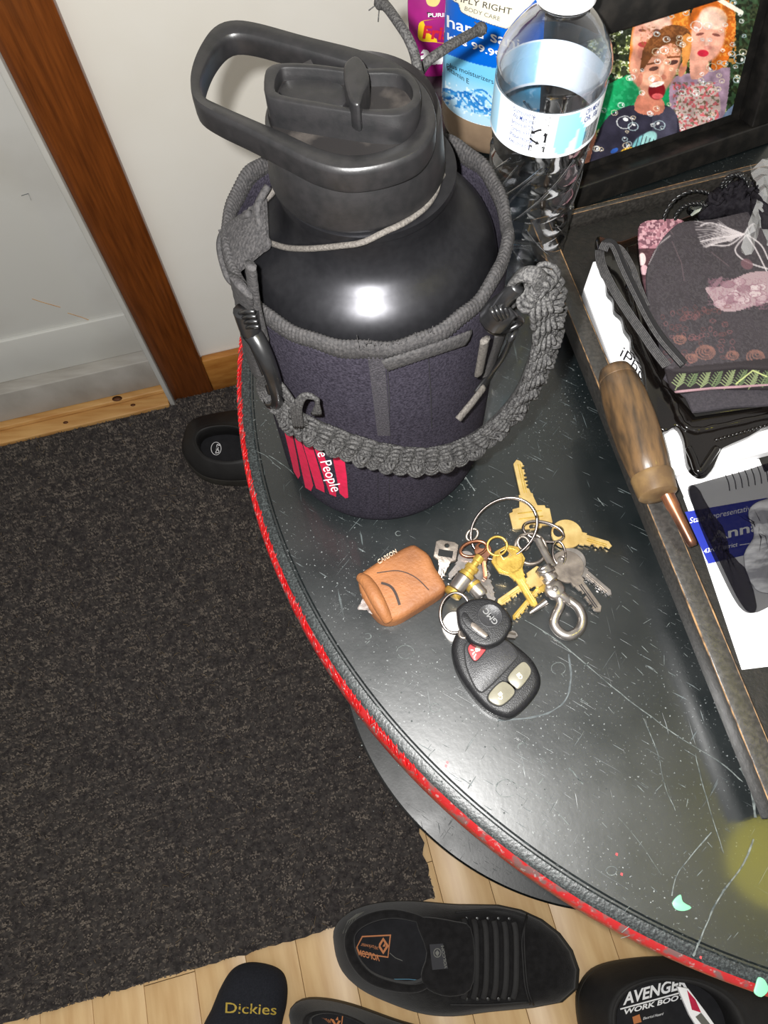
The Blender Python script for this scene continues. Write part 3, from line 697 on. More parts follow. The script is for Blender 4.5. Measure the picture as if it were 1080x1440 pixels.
for k in range(nk * 2):
    s = (k + .5) * TL / (nk * 2); sd = 1 if k % 2 else -1
    p, T, nn_, B_ = at(s)
    for side_, so_ in ((sd, 0), (-sd, 0)):
        for j in range(4):
            L_ = []; Rj = .0014 + j * .00135; bj = .0023 + j * .0023; top = 1 if side_ == sd else .45
            for q in range(13):
                ph = -1.75 + 3.5 * q / 12; ds_ = Rj * math.sin(ph); c_ = math.cos(ph)
                pp_, T2_, n2_, B2_ = at(s + ds_); lat = side_ * (-.0006 + bj * max(c_, -.25) + .0006)
                L_.append(pp_ + B2_ * lat + n2_ * ((.0046 - j * .00105) * top + .0012 * c_ - (1 - max(c_, 0)) * .0026))
            parts.append(tube_vf(L_, .00104, 5))
    for j in (-1.5, -.5, .5, 1.5):     # cords drawn across the middle
        parts.append(tube_vf([at(s + j * .0015 - sd * .002)[0] - B_ * .0075 - nn_ * .001, at(s + j * .0015)[0] + nn_ * .0034, at(s + j * .0015 + sd * .002)[0] + B_ * .0075 - nn_ * .001], .00104, 5))
for lat in (-.0030, .0030):   # core cords
    L_ = [];
    for i in range(90): p, T, nn_, B_ = at(TL * i / 89); L_.append(p + B_ * lat - nn_ * .001)
    parts.append(tube_vf(L_, .0030, 6))
V, Fc = join(parts); mk('braided_strap', V, Fc, M['cord'], cr)
# knot and loop at the left end through the hook
parts = []
for k in range(4):
    o_ = k * 3.3
    L_ = [cyl(425 + o_ * .4, 598 - o_, .079), cyl(400, 590 - o_, .078), cyl(372 + o_, 566 - o_ * .5, .076), cyl(362 + o_, 540 + o_ * .4, .0755), cyl(374 + o_ * .6, 528 + o_, .076), cyl(395, 540 + o_, .0775), cyl(415, 568 + o_, .080), cyl(432, 594 + o_, .081)]
    parts.append(tube_vf(crom(L_, 5), .0011, 5))
    L_ = [cyl(415 + o_, 600, .084), cyl(412 + o_, 575, .0855), cyl(425 + o_ * .5, 556 + o_ * .3, .084), cyl(443 + o_ * .4, 560 + o_ * .3, .083), cyl(450 - o_, 582, .082)]
    parts.append(tube_vf(crom(L_, 5), .0011, 5))
V, Fc = join(parts); mk('cord_knot', V, Fc, M['cord'], cr)
# loops at the right end, round the second hook
parts = []
for k in range(7):
    e = k * 4.4
    L_ = [cyl(722 + e * .35, 430, .089), cyl(716 + e * .2, 408 - e * .3, .091), cyl(728 + e * .3, 392 - e * .35, .094), cyl(748 + e * .35, 394 - e * .45, .098), cyl(756 + e * .75, 410 - e * .1, .099), cyl(758 + e * .75, 436, .099), cyl(750 + e * .7, 462, .0985)]
    parts.append(tube_vf(crom(L_, 6), .0016, 5))
V, Fc = join(parts); mk('strap_loops', V, Fc, M['cord'], cr)
# left hook
def htube(name, L_, r, m, parent=cr, n=6, **k): return tube(name, crom([cyl(a_, b_, rr_) for a_, b_, rr_ in L_], n), r, m, parent, **k)
hk = htube('hook', [(352, 466, .0755), (362, 480, .0765), (374, 505, .0785), (384, 532, .0795), (390, 556, .079), (388, 568, .077), (378, 566, .0745), (374, 548, .0735)], lambda t: .0044 - .0022 * t, M['hook'], segs=10)
htube('hook_swivel', [(346, 436, .0745), (349, 450, .0752), (353, 466, .0755)], lambda t: .0056 - .001 * t, M['hook'], segs=12)
for y in (440, 447, 454, 461): htube('hook_ridge', [(337 + (y - 440) * .35, y + 1, .0775), (347 + (y - 440) * .3, y - 2, .0803), (358 + (y - 440) * .3, y - 2, .079)], .0009, M['hook'], n=4, segs=6)
htube('hook_gate', [(352, 478, .0735), (364, 505, .0748), (374, 530, .0750), (380, 552, .0748)], .0016, M['hook'], segs=8)
# right hook with swivel, tab and tails
htube('hook', [(728, 402, .094), (718, 412, .0925), (708, 424, .0905), (700, 436, .089)], .0030, M['hook'], segs=10)
htube('hook_swivel', [(696, 448, .0855), (706, 436, .088), (716, 428, .089)], lambda t: .0066 - .001 * t, M['hook'], segs=12)
for k in range(4): htube('hook_ridge', [(690 + k * 6, 433 + k * -2, .091), (694 + k * 6, 441 - k * 1, .0935), (700 + k * 6, 449, .092)], .0009, M['hook'], n=4, segs=6)
htube('d_ring', [(686, 462, .083), (700, 468, .083), (722, 460, .086), (733, 452, .088), (722, 447, .089), (690, 452, .0865)], .0013, M['hook'], segs=8)
def webbing(name, L_, w, th, m, parent=cr, rib=0):
    pp = crom([cyl(*q) for q in L_], 8); nr_ = [Vector((p.x - JX, p.y - JY, .02)).normalized() for p in pp]
    V, Fc = tube_vf(pp, (lambda t: w * (1 + .05 * math.cos(t * len(pp) * pi))) if rib else w, 8, flat=th / w, nrm=nr_); return mk(name, V, Fc, m, parent)
webbing('webbing_tab', [(708, 458, .080), (702, 480, .076), (694, 502, .0725), (688, 520, .071)], .0062, .0016, M['bind'], rib=1)
webbing('strap_tail', [(682, 478, .081), (678, 500, .079), (673, 526, .0765)], .0026, .0015, M['cordl'], rib=1)
webbing('strap_tail', [(680, 545, .072), (664, 566, .0735), (644, 590, .0745)], .0024, .0014, M['cordl'], rib=1)
webbing('strap_tail', [(722, 470, .0835), (708, 500, .0765), (690, 526, .072), (672, 552, .0705)], .004, .0014, M['hook'])
# left side webbing under hook
webbing('webbing_tab', [(338, 400, .073), (344, 440, .0715), (350, 490, .0705), (362, 528, .0705)], .0075, .0018, M['bind'], rib=1)
webbing('webbing_edge', [(352, 372, .070), (360, 430, .0705), (372, 478, .0700)], .0028, .0018, M['bind'], rib=1)
# knitted tab at the upper left and the elastic cord round the neck
tabp = [P(a_, b_, z_) for a_, b_, z_ in ((368, 285, .968), (385, 320, .962), (375, 345, .958), (345, 352, .952), (322, 385, .944), (310, 350, .947), (315, 318, .952), (340, 302, .960))]
cen = sum(tabp, Vector()) / len(tabp); tabn = Vector((-.55, -.25, .8)).normalized()
rows = []
corner = [P(374, 278, .969), P(378, 348, .958), P(325, 392, .941), P(310, 325, .948)]
V = []; Fc = []; n_ = 34
for s_ in (0, 1):
    for j in range(n_ + 1):
        for i in range(n_ + 1):
            u, v = i / n_, j / n_; p = (corner[0] * (1 - u) + corner[3] * u) * (1 - v) + (corner[1] * (1 - u) + corner[2] * u) * v
            p = p + tabn * ((.0010 + .0005 * ((i // 2 + j // 2) % 2) + .002 * math.sin(pi * u) * math.sin(pi * v)) if s_ == 0 else -.0005); V.append(p)
w_ = n_ + 1; h_ = w_ * w_
for j in range(n_):
    for i in range(n_): a_ = j * w_ + i; Fc += [(a_, a_ + 1, a_ + w_ + 1, a_ + w_), (h_ + a_, h_ + a_ + w_, h_ + a_ + w_ + 1, h_ + a_ + 1)]
mk('knitted_tab', V, Fc, M['bind'], cr)
tube('tab_border', crom([P(377, 262, .972), P(362, 292, .967), P(368, 325, .960), P(376, 346, .957), P(345, 360, .950), P(330, 392, .941)], 6), .0017, M['bind'], cr)
tube('tab_border', crom([P(352, 300, .964), P(320, 320, .950), P(309, 345, .946), P(318, 385, .941), P(330, 400, .938)], 6), .0017, M['bind'], cr)
jb = onmesh(jbody, .0014)
tube('neck_cord', crom([P(372, 338, .953)] + [q_ for q_ in [jb(*q) for q in ((388, 345), (410, 348), (440, 347), (480, 342), (510, 337), (540, 329), (570, 316), (597, 296), (612, 275), (619, 254))] if q_] + [ Vector((JX + .039, JY + .012, .9655)), Vector((JX + .024, JY + .034, .9665)), Vector((JX + .006, JY + .042, .967))], 8), .0013, M['cordl'], cr)
tube('neck_cord', crom([P(350, 300, .959)] + [q_ for q_ in [jb(*q) for q in ((360, 286), (368, 270))] if q_] + [ Vector((JX - .040, JY + .006, .965)), Vector((JX - .032, JY + .026, .966)), Vector((JX - .012, JY + .041, .967)), Vector((JX + .006, JY + .044, .968)), Vector((JX + .018, JY + .045, .970))], 8), .0013, M['cordl'], cr)
tl = [(587, 98, 1.004), (583, 76, 1.008), (574, 54, 1.012), (560, 32, 1.013), (544, 10, 1.012), (534, 3, 1.010)]
tube('cord_tail', crom([Vector((JX + .018, JY + .047, .972)), P(588, 110, .988)] + [P(*q) for q in tl], 6), lambda t: .0021 + (.0007 if t > .93 else 0), M['cord'], cr)
tl = [(600, 88, .998), (618, 74, 1.000), (640, 60, .999), (660, 49, .997), (678, 40, .995)]
tube('cord_tail', crom([Vector((JX + .018, JY + .047, .972)), P(588, 106, .986)] + [P(*q) for q in tl], 6), lambda t: .0021 + (.0007 if t > .93 else 0), M['cord'], cr)
parts = []
for q in (P(534, 3, 1.010), P(678, 40, .995)):
    for i in range(14): d = Vector(rng.normal(0, .0022, 3)); parts.append(tube_vf([q, q + d], .0003, 3))
V, Fc = join(parts); tag(mk('cord_fray', V, Fc, M['cord'], cr), kind='stuff')

# ================================================================ CLEAR WATER BOTTLE
BX, BY = .1125, .4030
wb = thing('clear_water_bottle', (BX, BY, TZ), 'clear ribbed plastic water bottle with pale blue label, standing beside the framed photo', 'water bottle')
zb = TZ + .0004
prof = [(.012, .006), (.018, .002), (.022, .0006), (.026, .002), (.0290, .008), (.0300, .014)]
for i in range(5):
    z = .020 + i * .0195; prof += [(.0300, z), (.0300, z + .007), (.0284, z + .0105), (.0284, z + .0125), (.0300, z + .016)]
prof += [(.0305, .120), (.0316, .124), (.0316, .161), (.0322, .163), (.0318, .166), (.0300, .171), (.0267, .177), (.0222, .183), (.0178, .1875), (.0148, .190), (.0132, .192), (.0128, .195), (.0145, .1955), (.0145, .197), (.0120, .1975), (.0120, .203)]
def wallr(prof, t): return prof + [(max(r - t, .001), z) for r, z in prof[::-1]]
pz = [(r, z + zb) for r, z in prof]
V, Fc = lathe_vf(pz, BX, BY, 72, False); b0 = mk('bottle_shell', V, Fc, M['clear'], wb); fixn(b0)
# twist ribs of the grip
parts = []
for k in range(9):
    a0 = k * 2 * pi / 9
    for s_ in (0, 1):
        L_ = [];
        for i in range(13): t = i / 12; z = .022 + s_ * .05 + t * .044; a = a0 + t * 1.1 * (1 if s_ else -1); L_.append(Vector((BX + .0298 * math.cos(a), BY + .0298 * math.sin(a), zb + z)))
        parts.append(tube_vf(L_, .0007, 5))
V, Fc = join(parts); mk('grip_ribs', V, Fc, M['clear'], wb)
lathe('cap', [(.0150, zb + .1972), (.0158, zb + .1976), (.0158, zb + .2105), (.0150, zb + .2115), (.0005, zb + .2116)], BX, BY, M['cap'], wb, segs=60)
V = []; Fc = []
n_ = 120; X = []; Y = []
LZ0, LZ1 = zb + .1245, zb + .1535
for j in range(41):
    for i in range(n_ + 1):
        a = 2 * pi * i / n_; V.append(Vector((BX + .0319 * math.cos(a), BY + .0319 * math.sin(a), LZ0 + (LZ1 - LZ0) * j / 40))); X.append(math.degrees(a)); Y.append(j / 40)
for j in range(40):
    for i in range(n_): a = j * (n_ + 1) + i; Fc.append((a, a + 1, a + n_ + 2, a + n_ + 1))
lb = mk('label', V, Fc, M['art'], wb)
p = Paint(np.array(X), np.array(Y), (244, 248, 252)); 
a_ = p.X; wv = 284 + 7 * np.sin(p.Y * 5)
p.mix(((a_ > 268) & (a_ < wv + 16)) * 1.0, (140, 212, 238)); p.mix(((a_ > 90) & (a_ < 200)) * .8, (150, 205, 235)); p.mix((vnoise(p.X, p.Y * 20, 9, 3) > .62) * ((a_ > 268) & (a_ < 296)) * .6, (236, 246, 252))
p.mix(((p.Y < .06) | (p.Y > .95)) * 1.0, (236, 242, 248)); p.mix(((p.Y > .1) & (p.Y < .9) & (a_ > 206) & (a_ < 232)) * .0, (255, 255, 255))
p.mix(((a_ > 296) & (a_ < 318) & (p.Y < .2)) * .0, (0, 0, 0))
c = np.clip(p.c / 255, 0, 1) ** 2.2; at_ = lb.data.color_attributes.new('art', 'FLOAT_COLOR', 'POINT'); at_.data.foreach_set('color', np.c_[c, np.ones(len(c))].ravel())
def lab(a0, z0):  # local artwork on the label: u = degrees, v = metres up
    return lambda u, v: Vector((BX + .0321 * math.cos(math.radians(a0 + u)), BY + .0321 * math.sin(math.radians(a0 + u)), LZ0 + z0 + v))
for k, (s_, zz) in enumerate((('Distributed by:', .0250), ('Wal-Mart, Inc.,', .0212), ('Bentonville, AR 72716', .0174), ('Contents 16.9 fl oz', .0132), ('Please recycle', .0092), ('Keep cool and dry', .0052))):
    text('lettering', s_, (0, 0), (26, 0), (0, .0026 if k != 1 else .0032), lab(221, zz), M['navy'], wb, bold=.01)
text('lettering', 'PLASTIC', (0, 0), (15, 0), (0, .0025), lab(245, .0058), M['ink'], wb)
o = lay('label_panel', [(0, 0), (16.5, 0), (16.5, .0036), (0, .0036)], [(0, 1, 2, 3)], None, lab(244.2, .0040), M['ink'], wb)
text('lettering', 'BOTTLE', (0, 0), (14, 0), (0, .0024), (lambda f: (lambda u, v: f(u, v) + Vector((0, -.0002, 0))))(lab(245.3, .0046)), M['white'], wb, bold=.015)
for q in ([(0, 0), (16.5, 0), (16.5, .0003), (0, .0003)], [(0, .0230), (16.5, .0230), (16.5, .0233), (0, .0233)], [(0, 0), (.5, 0), (.5, .0233), (0, .0233)], [(16, 0), (16.5, 0), (16.5, .0233), (16, .0233)], [(0, .0178), (16.5, .0178), (16.5, .0181), (0, .0181)], [(0, .0050), (16.5, .0050), (16.5, .0053), (0, .0053)]):
    lay('label_line', q, [(0, 1, 2, 3)], None, lab(244.2, .004), M['ink'], wb)
for k in range(2): text('lettering', ('Empty &', 'Replace Cap')[k], (0, 0), (12, 0), (0, .0017), lab(246, .0245 - k * .0022), M['ink'], wb)
for k in range(3):     # recycling triangle of three chasing arrows
    A = 90 + 120 * k; V = []
    for (aa, rr_) in ((-46, .0058), (-20, .0047), (18, .0043), (18, .0032), (46, .0060), (18, .0072), (18, .0060), (-20, .0064), (-38, .0072)):
        t = math.radians(A + aa + 30); V.append((rr_ * .78 * math.cos(t) / .0321 * 57.3, rr_ * .78 * math.sin(t)))
    lay('recycling_arrow', V, [tuple(range(len(V)))], None, lab(252.4, .0140), M['ink'], wb)
for k, s_ in enumerate(('CRUSH', 'OR REFUND')): text('lettering', ('CRV ME-HI', 'OR. 10¢')[k], (0, 0), (20, 0), (0, .0036), lab(299, .0240 - k * .0048), M['navy'], wb, bold=.02)
a0 = 0
for k in range(20):
    w_ = [.35, .7, .35, 1.0][int(rng.integers(4))]; lay('barcode_bar', [(a0, 0), (a0 + w_, 0), (a0 + w_, .012), (a0, .012)], [(0, 1, 2, 3)], None, lab(304, .003), M['ink'], wb); a0 += w_ + .45

# ================================================================ HAND SANITIZER
SX, SY = .1150, .5530
hs = thing('sanitizer_bottle', (SX, SY, TZ), 'large hand sanitizer bottle with blue label, standing behind the clear water bottle', 'sanitizer')
def oval(z, k=1, n=72):
    ca, sa = math.cos(-.30), math.sin(-.30); out = []
    for i in range(n): t = 2 * pi * i / n; x, y = .046 * k * math.cos(t), .037 * k * math.sin(t); out.append((SX + x * ca - y * sa, SY + x * sa + y * ca, z))
    return out
def oval_body(name, L_, m, cap=True):
    V = []; Fc = []; n = 72
    for z, k in L_: V += [(x, y, TZ + z) for x, y, _ in oval(0, k)]
    for i in range(len(L_) - 1):
        for q in range(n): r = (q + 1) % n; Fc.append((i * n + q, i * n + r, (i + 1) * n + r, (i + 1) * n + q))
    if cap: Fc += [tuple(range(n - 1, -1, -1)), tuple((len(L_) - 1) * n + q for q in range(n))]
    o = mk(name, V, Fc, m, hs); fixn(o); return autosmooth(o, 50)
oval_body('bottle_shell', [(.0005, .86), (.003, .93), (.010, .985), (.018, 1), (.165, 1), (.178, .95), (.188, .8), (.195, .55), (.2, .36), (.215, .34)], mat('amber_tinted_plastic', (150, 128, 104), (110, 92, 76), 20, .2, spec=.6, coat=.4))
lbh = oval_body('label', [(.030, 1.006), (.162, 1.006)], M['white'], cap=False)
hide_col = None
lathe('pump_cap', [(.017, TZ + .2152), (.017, TZ + .235), (.012, TZ + .240), (.006, TZ + .241), (.006, TZ + .262), (.0005, TZ + .262)], SX, SY, M['cap'], hs, segs=32)
hsurf = onmesh(lbh, .0003); hs2 = onmesh(lbh, .0006)
def san(p):
    x, y = p.X, p.Y; s_ = y - .30 * (x - 628)
    p.mix(s_ < 400, (0, 96, 200)); g = np.clip((s_ - 60) / 90, 0, 1)
    low = s_ > 74 + 4 * np.sin((x - 620) / 30) - (x - 628) * .02
    p.mix(low * 1.0, (112, 192, 232)); p.mix(low * np.clip((s_ - 95) / 30, 0, 1), (178, 216, 240))
    for k in range(7):
        yy = 122 + k * 3.4 + 7 * np.sin((x - 610) / 15 + k * .5) + 4 * np.sin((x - 600) / 7 + k) ; p.mix((np.abs(s_ - yy) < 1.5) * .85 * low, [(20, 110, 190), (60, 150, 215), (150, 205, 238), (10, 90, 175)][k % 4])
    p.speck(5, .62, (30, 120, 196), 4, .8, (s_ > 120) & (s_ < 146)); p.speck(3, .74, (240, 250, 255), 5, .7, (s_ > 114) & (s_ < 152))
    p.mix((s_ > 170) * .5, (140, 196, 232))
    for q in ((659, 193, 16, 11), (650, 190, 10, 7)): p.ell(*q, (30, 130, 200), 20, .9); 
    p.ell(662, 190, 9, 4, (170, 215, 240), 20)
    for q in ((688, 190, 4), (648, 167, 2.5), (690, 178, 2.2), (690, 201, 2)): p.ell(q[0], q[1], q[2], q[2], (24, 110, 190)); p.ell(q[0] - .5, q[1] - .5, q[2] * .55, q[2] * .55, (190, 226, 245))
    p.poly([(635, -12), (637, 0), (645, 4), (648, 14), (652, 18), (670, 26), (690, 33), (712, 40), (720, 36), (726, 30), (740, 22), (744, 8), (750, -12)], (240, 232, 208), sm=3)
    p.line([(637, 1), (645, 5), (648, 15), (652, 19), (670, 27), (690, 34), (712, 40), (720, 36), (726, 30), (740, 22)], .5, (60, 60, 70), .6)
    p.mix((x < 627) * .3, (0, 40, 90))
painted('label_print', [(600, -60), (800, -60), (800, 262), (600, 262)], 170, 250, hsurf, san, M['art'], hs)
tx = lambda s_, p0, p1, u, m_, b_=0, surf=hs2, par=hs, sh=0: text('lettering', s_, p0, p1, u, surf, m_, par, bold=b_, shear=sh)
tx('MPLY RIGHT', (641, 0.5), (719, 20), (1.5, -9), M['ink'])
tx('BODY CARE', (654, 14), (703, 29), (.8, -6), M['inkg'])
tx('hand sanitizer', (629.5, 37), (783, 88), (0, -17), M['white'], .012)
tx('kills 99.99% of germs', (630, 55), (790, 113), (0, -10), M['white'], .02)
tx('plus moisturizers &', (629, 93), (703, 121), (0, -7), M['ink'])
tx('vitamin E', (629, 98), (660, 118), (0, -7.5), M['ink'])
tx('40 fl oz (1.18 L)', (624, 168), (668, 188), (0, -5), M['ink'])

# ================================================================ PURPLE POUCH
pp0 = P(600, 118, TZ); pn_ = Vector((.25, -1, .22)).normalized(); ps_ = onplane(pp0 + Vector((0, 0, .001)), pn_)
tp = thing('treat_pouch', pp0, 'magenta foil treat pouch with a yellow panel, standing left of the sanitizer bottle', 'pet food')
oL = [(584, -40), (580, 30), (577, 60), (582, 85), (592, 108), (604, 120), (640, 150), (700, 150), (700, -40)]
def offp(f, d): return lambda a, b: f(a, b) + pn_ * d
n_ = 16; V = []; Fc = []
Q = [(585, -42), (712, -42), (704, 138), (596, 118)]
for s_ in (0, 1):
    for j in range(n_ + 1):
        for i in range(n_ + 1):
            u, v = i / n_, j / n_; a = (Q[0][0] * (1 - u) + Q[1][0] * u) * (1 - v) + (Q[3][0] * (1 - u) + Q[2][0] * u) * v; b = (Q[0][1] * (1 - u) + Q[1][1] * u) * (1 - v) + (Q[3][1] * (1 - u) + Q[2][1] * u) * v
            a -= 9 * math.sin(pi * v) * (1 - u)
            bul = math.sin(pi * u) ** .6 * math.sin(pi * min(v * .8 + .05, 1)) ** .6 * .012; V.append(ps_(a, b) + pn_ * ((bul if s_ == 0 else -bul - .001) - .013))
w_ = n_ + 1; h_ = w_ * w_
for j in range(n_):
    for i in range(n_): a = j * w_ + i; Fc += [(a, a + 1, a + w_ + 1, a + w_), (h_ + a, h_ + a + w_, h_ + a + w_ + 1, h_ + a + 1)]
pb_ = mk('foil_bag', V, Fc, M['mag'], tp); pm_ = onmesh(pb_, .0004); pm2 = onmesh(pb_, .0008)
decal('yellow_panel', smooth_px([(588, 40), (592, 30), (610, 27), (650, 26), (650, 60), (610, 59), (590, 56)], 3), pm_, mat('yellow_print', (226, 190, 30), rough=.4), tp)
decal('black_panel', [(600, 17), (640, 16), (640, 24), (603, 24)], pm_, M['ink'], tp)
text('lettering', 'PURINA', (602, 23.5), (640, 23), (0, -5.5), pm2, M['white'], tp, bold=.02)
text('lettering', 'Friskies', (594, 53), (672, 58), (0, -18), pm2, M['redink'], tp, bold=.03, shear=.15)
text('lettering', 'Party', (580, 90), (664, 86), (0, -20), pm2, M['white'], tp, bold=.05, shear=.2)
decal('cat_print', smooth_px([(599, -2), (602, 7), (612, 9), (618, 3), (618, -6), (604, -8)], 3), pm_, mat('pale_yellow', (214, 196, 120), rough=.5), tp)

# ================================================================ PHOTO FRAME
b0_, b1_ = P(813, 292, TZ), P(1072, 203, TZ); fd = (b1_ - b0_).normalized(); fn0 = Vector((fd.y, -fd.x, 0)); best = None
for dg in range(2, 60):
    t = math.radians(dg); n = (fn0 * math.cos(t) + up * math.sin(t)); f = onplane(b0_, n); A, B_, C2 = f(813, 257), f(1054, 185), f(848, 49)
    e = abs((B_ - A).normalized().dot((C2 - A).normalized()))
    if best is None or e < best[0]: best = (e, dg)
FD = min(max(best[1], 12), 40); print('frame tilt', best, 'used', FD)
t = math.radians(FD); pfn = fn0 * math.cos(t) + up * math.sin(t); pfu = up * math.cos(t) - fn0 * math.sin(t)
fp = onplane(b0_ + pfu * 0, pfn)
def fuv(px, py): q = fp(px, py) - b0_; return q.dot(fd), q.dot(pfu)
iA = fuv(813, 257); iB = fuv(1054, 185); iC = fuv(848, 49); iD = fuv(1008, 1); print('inner', iA, iB, iC, iD, 'base', fuv(1072, 203))
U0, U1 = iA[0] - .004, iB[0]; V0 = (iA[1] + iB[1]) / 2; V1 = (iC[1] + iD[1]) / 2
fr = thing('photo_frame', b0_, 'black wooden frame with a colour photo of three children, leaning behind the tray', 'picture frame')
BW = .024; BWb = max(V0, .012)
FO = lambda u, v, w: b0_ + fd * u + pfu * v + pfn * w
dz0 = .0
def bar(u0, v0, u1, v1): return box('frame_bar', FO(u0, v0, -.016), fd * (u1 - u0), pfu * (v1 - v0), pfn * .018, M['frame'], fr, bev=.0015)
bar(U0 - BW, V0 - BWb, U1 + BW, V0); bar(U0 - BW, V1, U1 + BW, V1 + BW); bar(U0 - BW, V0 + .0002, U0, V1 - .0002); bar(U1, V0 + .0002, U1 + BW, V1 - .0002)
box('backing', FO(U0 - .004, V0 - .004, -.020), fd * (U1 - U0 + .008), pfu * (V1 - V0 + .008), pfn * .004, M['frame'], fr)
q = FO((U0 + U1) / 2, V1 * .6, -.021); g = q - pfn * (q.z - TZ) * .3; 
tube('easel_leg', [q, Vector((q.x - fn0.x * .05, q.y - fn0.y * .05, TZ + .002))], .003, M['frame'], fr)
psurf = lambda a, b: fp(a, b) - pfn * .0120
def phx(u, v):
    q = FO(u, v, -.012); return pr(q)
q4 = [phx(U0, V1), phx(U1, V1), phx(U1, V0), phx(U0, V0)]
def kids(p):
    x, y = p.X, p.Y; p.c[:] = (58, 66, 36)
    p.speck(6, .5, (96, 112, 52), 1, .8); p.speck(3.2, .62, (176, 186, 120), 2, .85); p.speck(2.3, .72, (236, 240, 214), 3, .9, x < 925); p.speck(9, .6, (24, 30, 18), 4, .85)
    p.mix((x > 1035) * .75, (22, 30, 20)); p.speck(4, .62, (60, 90, 60), 8, .7, x > 1030)
    # back child (green shirt)
    p.poly([(834, 193), (848, 150), (870, 128), (895, 116), (925, 112), (965, 118), (965, 175), (905, 165), (850, 194)], (22, 138, 84), sm=3); p.speck(4, .66, (60, 176, 120), 11, .5, (y > 115) & (y < 190) & (x < 925))
    p.poly([(834, 193), (850, 194), (847, 245), (843, 252), (822, 258), (828, 225)], (196, 132, 112), sm=3)
    p.poly([(898, 100), (905, 40), (915, 28), (955, 16), (982, 12), (984, 40), (975, 70), (940, 75), (905, 110)], (216, 120, 38), sm=3); p.speck(3, .6, (244, 170, 70), 12, .6, (x > 955) & (x < 985) & (y < 50))
    p.ell(932, 62, 29, 42, (222, 158, 136), 10); p.ell(914, 100, 15, 30, (206, 140, 116), 5); p.ell(938, 38, 20, 16, (238, 192, 170), 10, .8); p.ell(925, 84, 15, 14, (186, 112, 96), 0, .6)
    p.ell(917, 52, 5, 2, (120, 70, 60)); p.ell(938, 52, 5, 2, (120, 70, 60)); p.ell(920, 72, 9, 4, (168, 60, 60)); p.ell(927, 63, 3, 6, (236, 180, 160))
    # right child
    p.poly([(955, 160), (958, 122), (985, 112), (1010, 108), (1037, 104), (1041, 112), (1034, 165), (1020, 195), (962, 212)], (158, 132, 152), sm=3)
    p.poly([(963, 160), (975, 135), (1010, 125), (1024, 140), (1022, 175), (965, 205)], (200, 180, 168), .8, 3); p.speck(3, .58, (196, 84, 92), 14, .8, (x > 960) & (x < 1025) & (y > 125)); p.speck(2.5, .66, (90, 84, 60), 15, .7, (x > 960) & (x < 1025) & (y > 125))
    p.poly([(982, 60), (990, 20), (1010, 8), (1040, 10), (1050, 40), (1044, 80), (1030, 104), (1014, 104), (1020, 60)], (206, 104, 30), sm=3); p.speck(2.5, .6, (240, 160, 70), 16, .7, (x > 1020) & (x < 1050) & (y < 104))
    p.poly([(984, 100), (985, 60), (1000, 70), (1012, 105), (1000, 118), (986, 120)], (210, 150, 130), sm=3)
    p.ell(1010, 60, 24, 38, (226, 162, 140), 12); p.ell(1018, 34, 20, 16, (244, 208, 188), 12, .8); p.ell(999, 57, 6, 2, (130, 76, 66), -12); p.ell(1022, 58, 6, 2, (130, 76, 66), 12); p.ell(1003, 84, 8, 5, (196, 40, 62)); p.ell(1009, 70, 3, 8, (240, 190, 170)); p.ell(1010, 76, 6, 3, (200, 120, 110), 0, .6)
    p.poly([(1020, 195), (1036, 165), (1060, 150), (1060, 185)], (110, 128, 158), sm=2); p.poly([(1038, 182), (1058, 160), (1060, 184)], (206, 150, 136))
    # front boy
    p.poly([(843, 252), (852, 200), (870, 172), (900, 158), (925, 160), (950, 158), (965, 172), (964, 208), (905, 236)], (48, 46, 60), sm=3); p.mix(((x > 930) & (x < 965) & (y > 160) & (y < 212) & (p.c[:, 0] < 60)) * .6, (84, 82, 100))
    p.poly([(905, 164), (915, 140), (945, 150), (945, 168), (925, 172)], (190, 118, 96), sm=3)
    p.ell(941, 100, 27, 50, (216, 150, 122), 22); p.ell(974, 106, 5, 12, (206, 130, 104), 20); p.ell(913, 122, 4, 10, (190, 118, 96), 15)
    p.poly([(914, 112), (918, 80), (935, 56), (960, 44), (982, 50), (987, 66), (980, 90), (970, 78), (958, 70), (940, 78), (926, 96)], (112, 66, 34), sm=3); p.speck(2.5, .6, (150, 94, 52), 18, .6, (y < 90) & (x > 915) & (x < 987) & (y > 45) & (x + y < 1060) & (x - y > 840))
    p.poly([(975, 60), (987, 60), (984, 90), (974, 104)], (214, 140, 70), sm=2)
    p.ell(961, 97, 7, 3.2, (80, 50, 44), -15); p.ell(933, 106, 7, 3, (90, 56, 48), -15); p.line([(953, 90), (970, 89)], 1.3, (110, 62, 36)); p.line([(924, 100), (940, 97)], 1.3, (110, 62, 36))
    p.ell(946, 118, 5, 4, (196, 120, 98)); p.ell(944, 108, 3.5, 10, (238, 184, 160), 15, .8); p.ell(937, 137, 12, 13, (120, 20, 28), 20); p.ell(937, 128, 11, 3.5, (236, 228, 220), -14); p.ell(938, 145, 8, 4, (206, 90, 92), 0); p.ell(925, 120, 8, 10, (240, 186, 160), 0, .5)
    # shirt art: a splashing shape in yellow, orange and pale blue
    for (a, b, c2, d2, col, an_) in ((917, 216, 14, 20, (120, 184, 192), 40), (925, 205, 9, 13, (156, 208, 208), 50), (894, 226, 12, 8, (226, 178, 50), -30), (887, 233, 9, 5, (226, 130, 40), -30), (876, 222, 6, 3, (50, 90, 170), -30)): p.ell(a, b, c2, d2, col, an_)
    for k in range(5): p.line([(902 + k * 6, 232 - k * 2), (912 + k * 5, 198 + k * 2)], .6, (50, 50, 64)); p.line([(884 + k * 3, 236 - k), (890 + k * 4, 220 - k)], .5, (80, 60, 50))
    # soap bubbles
    r_ = np.random.default_rng(5)
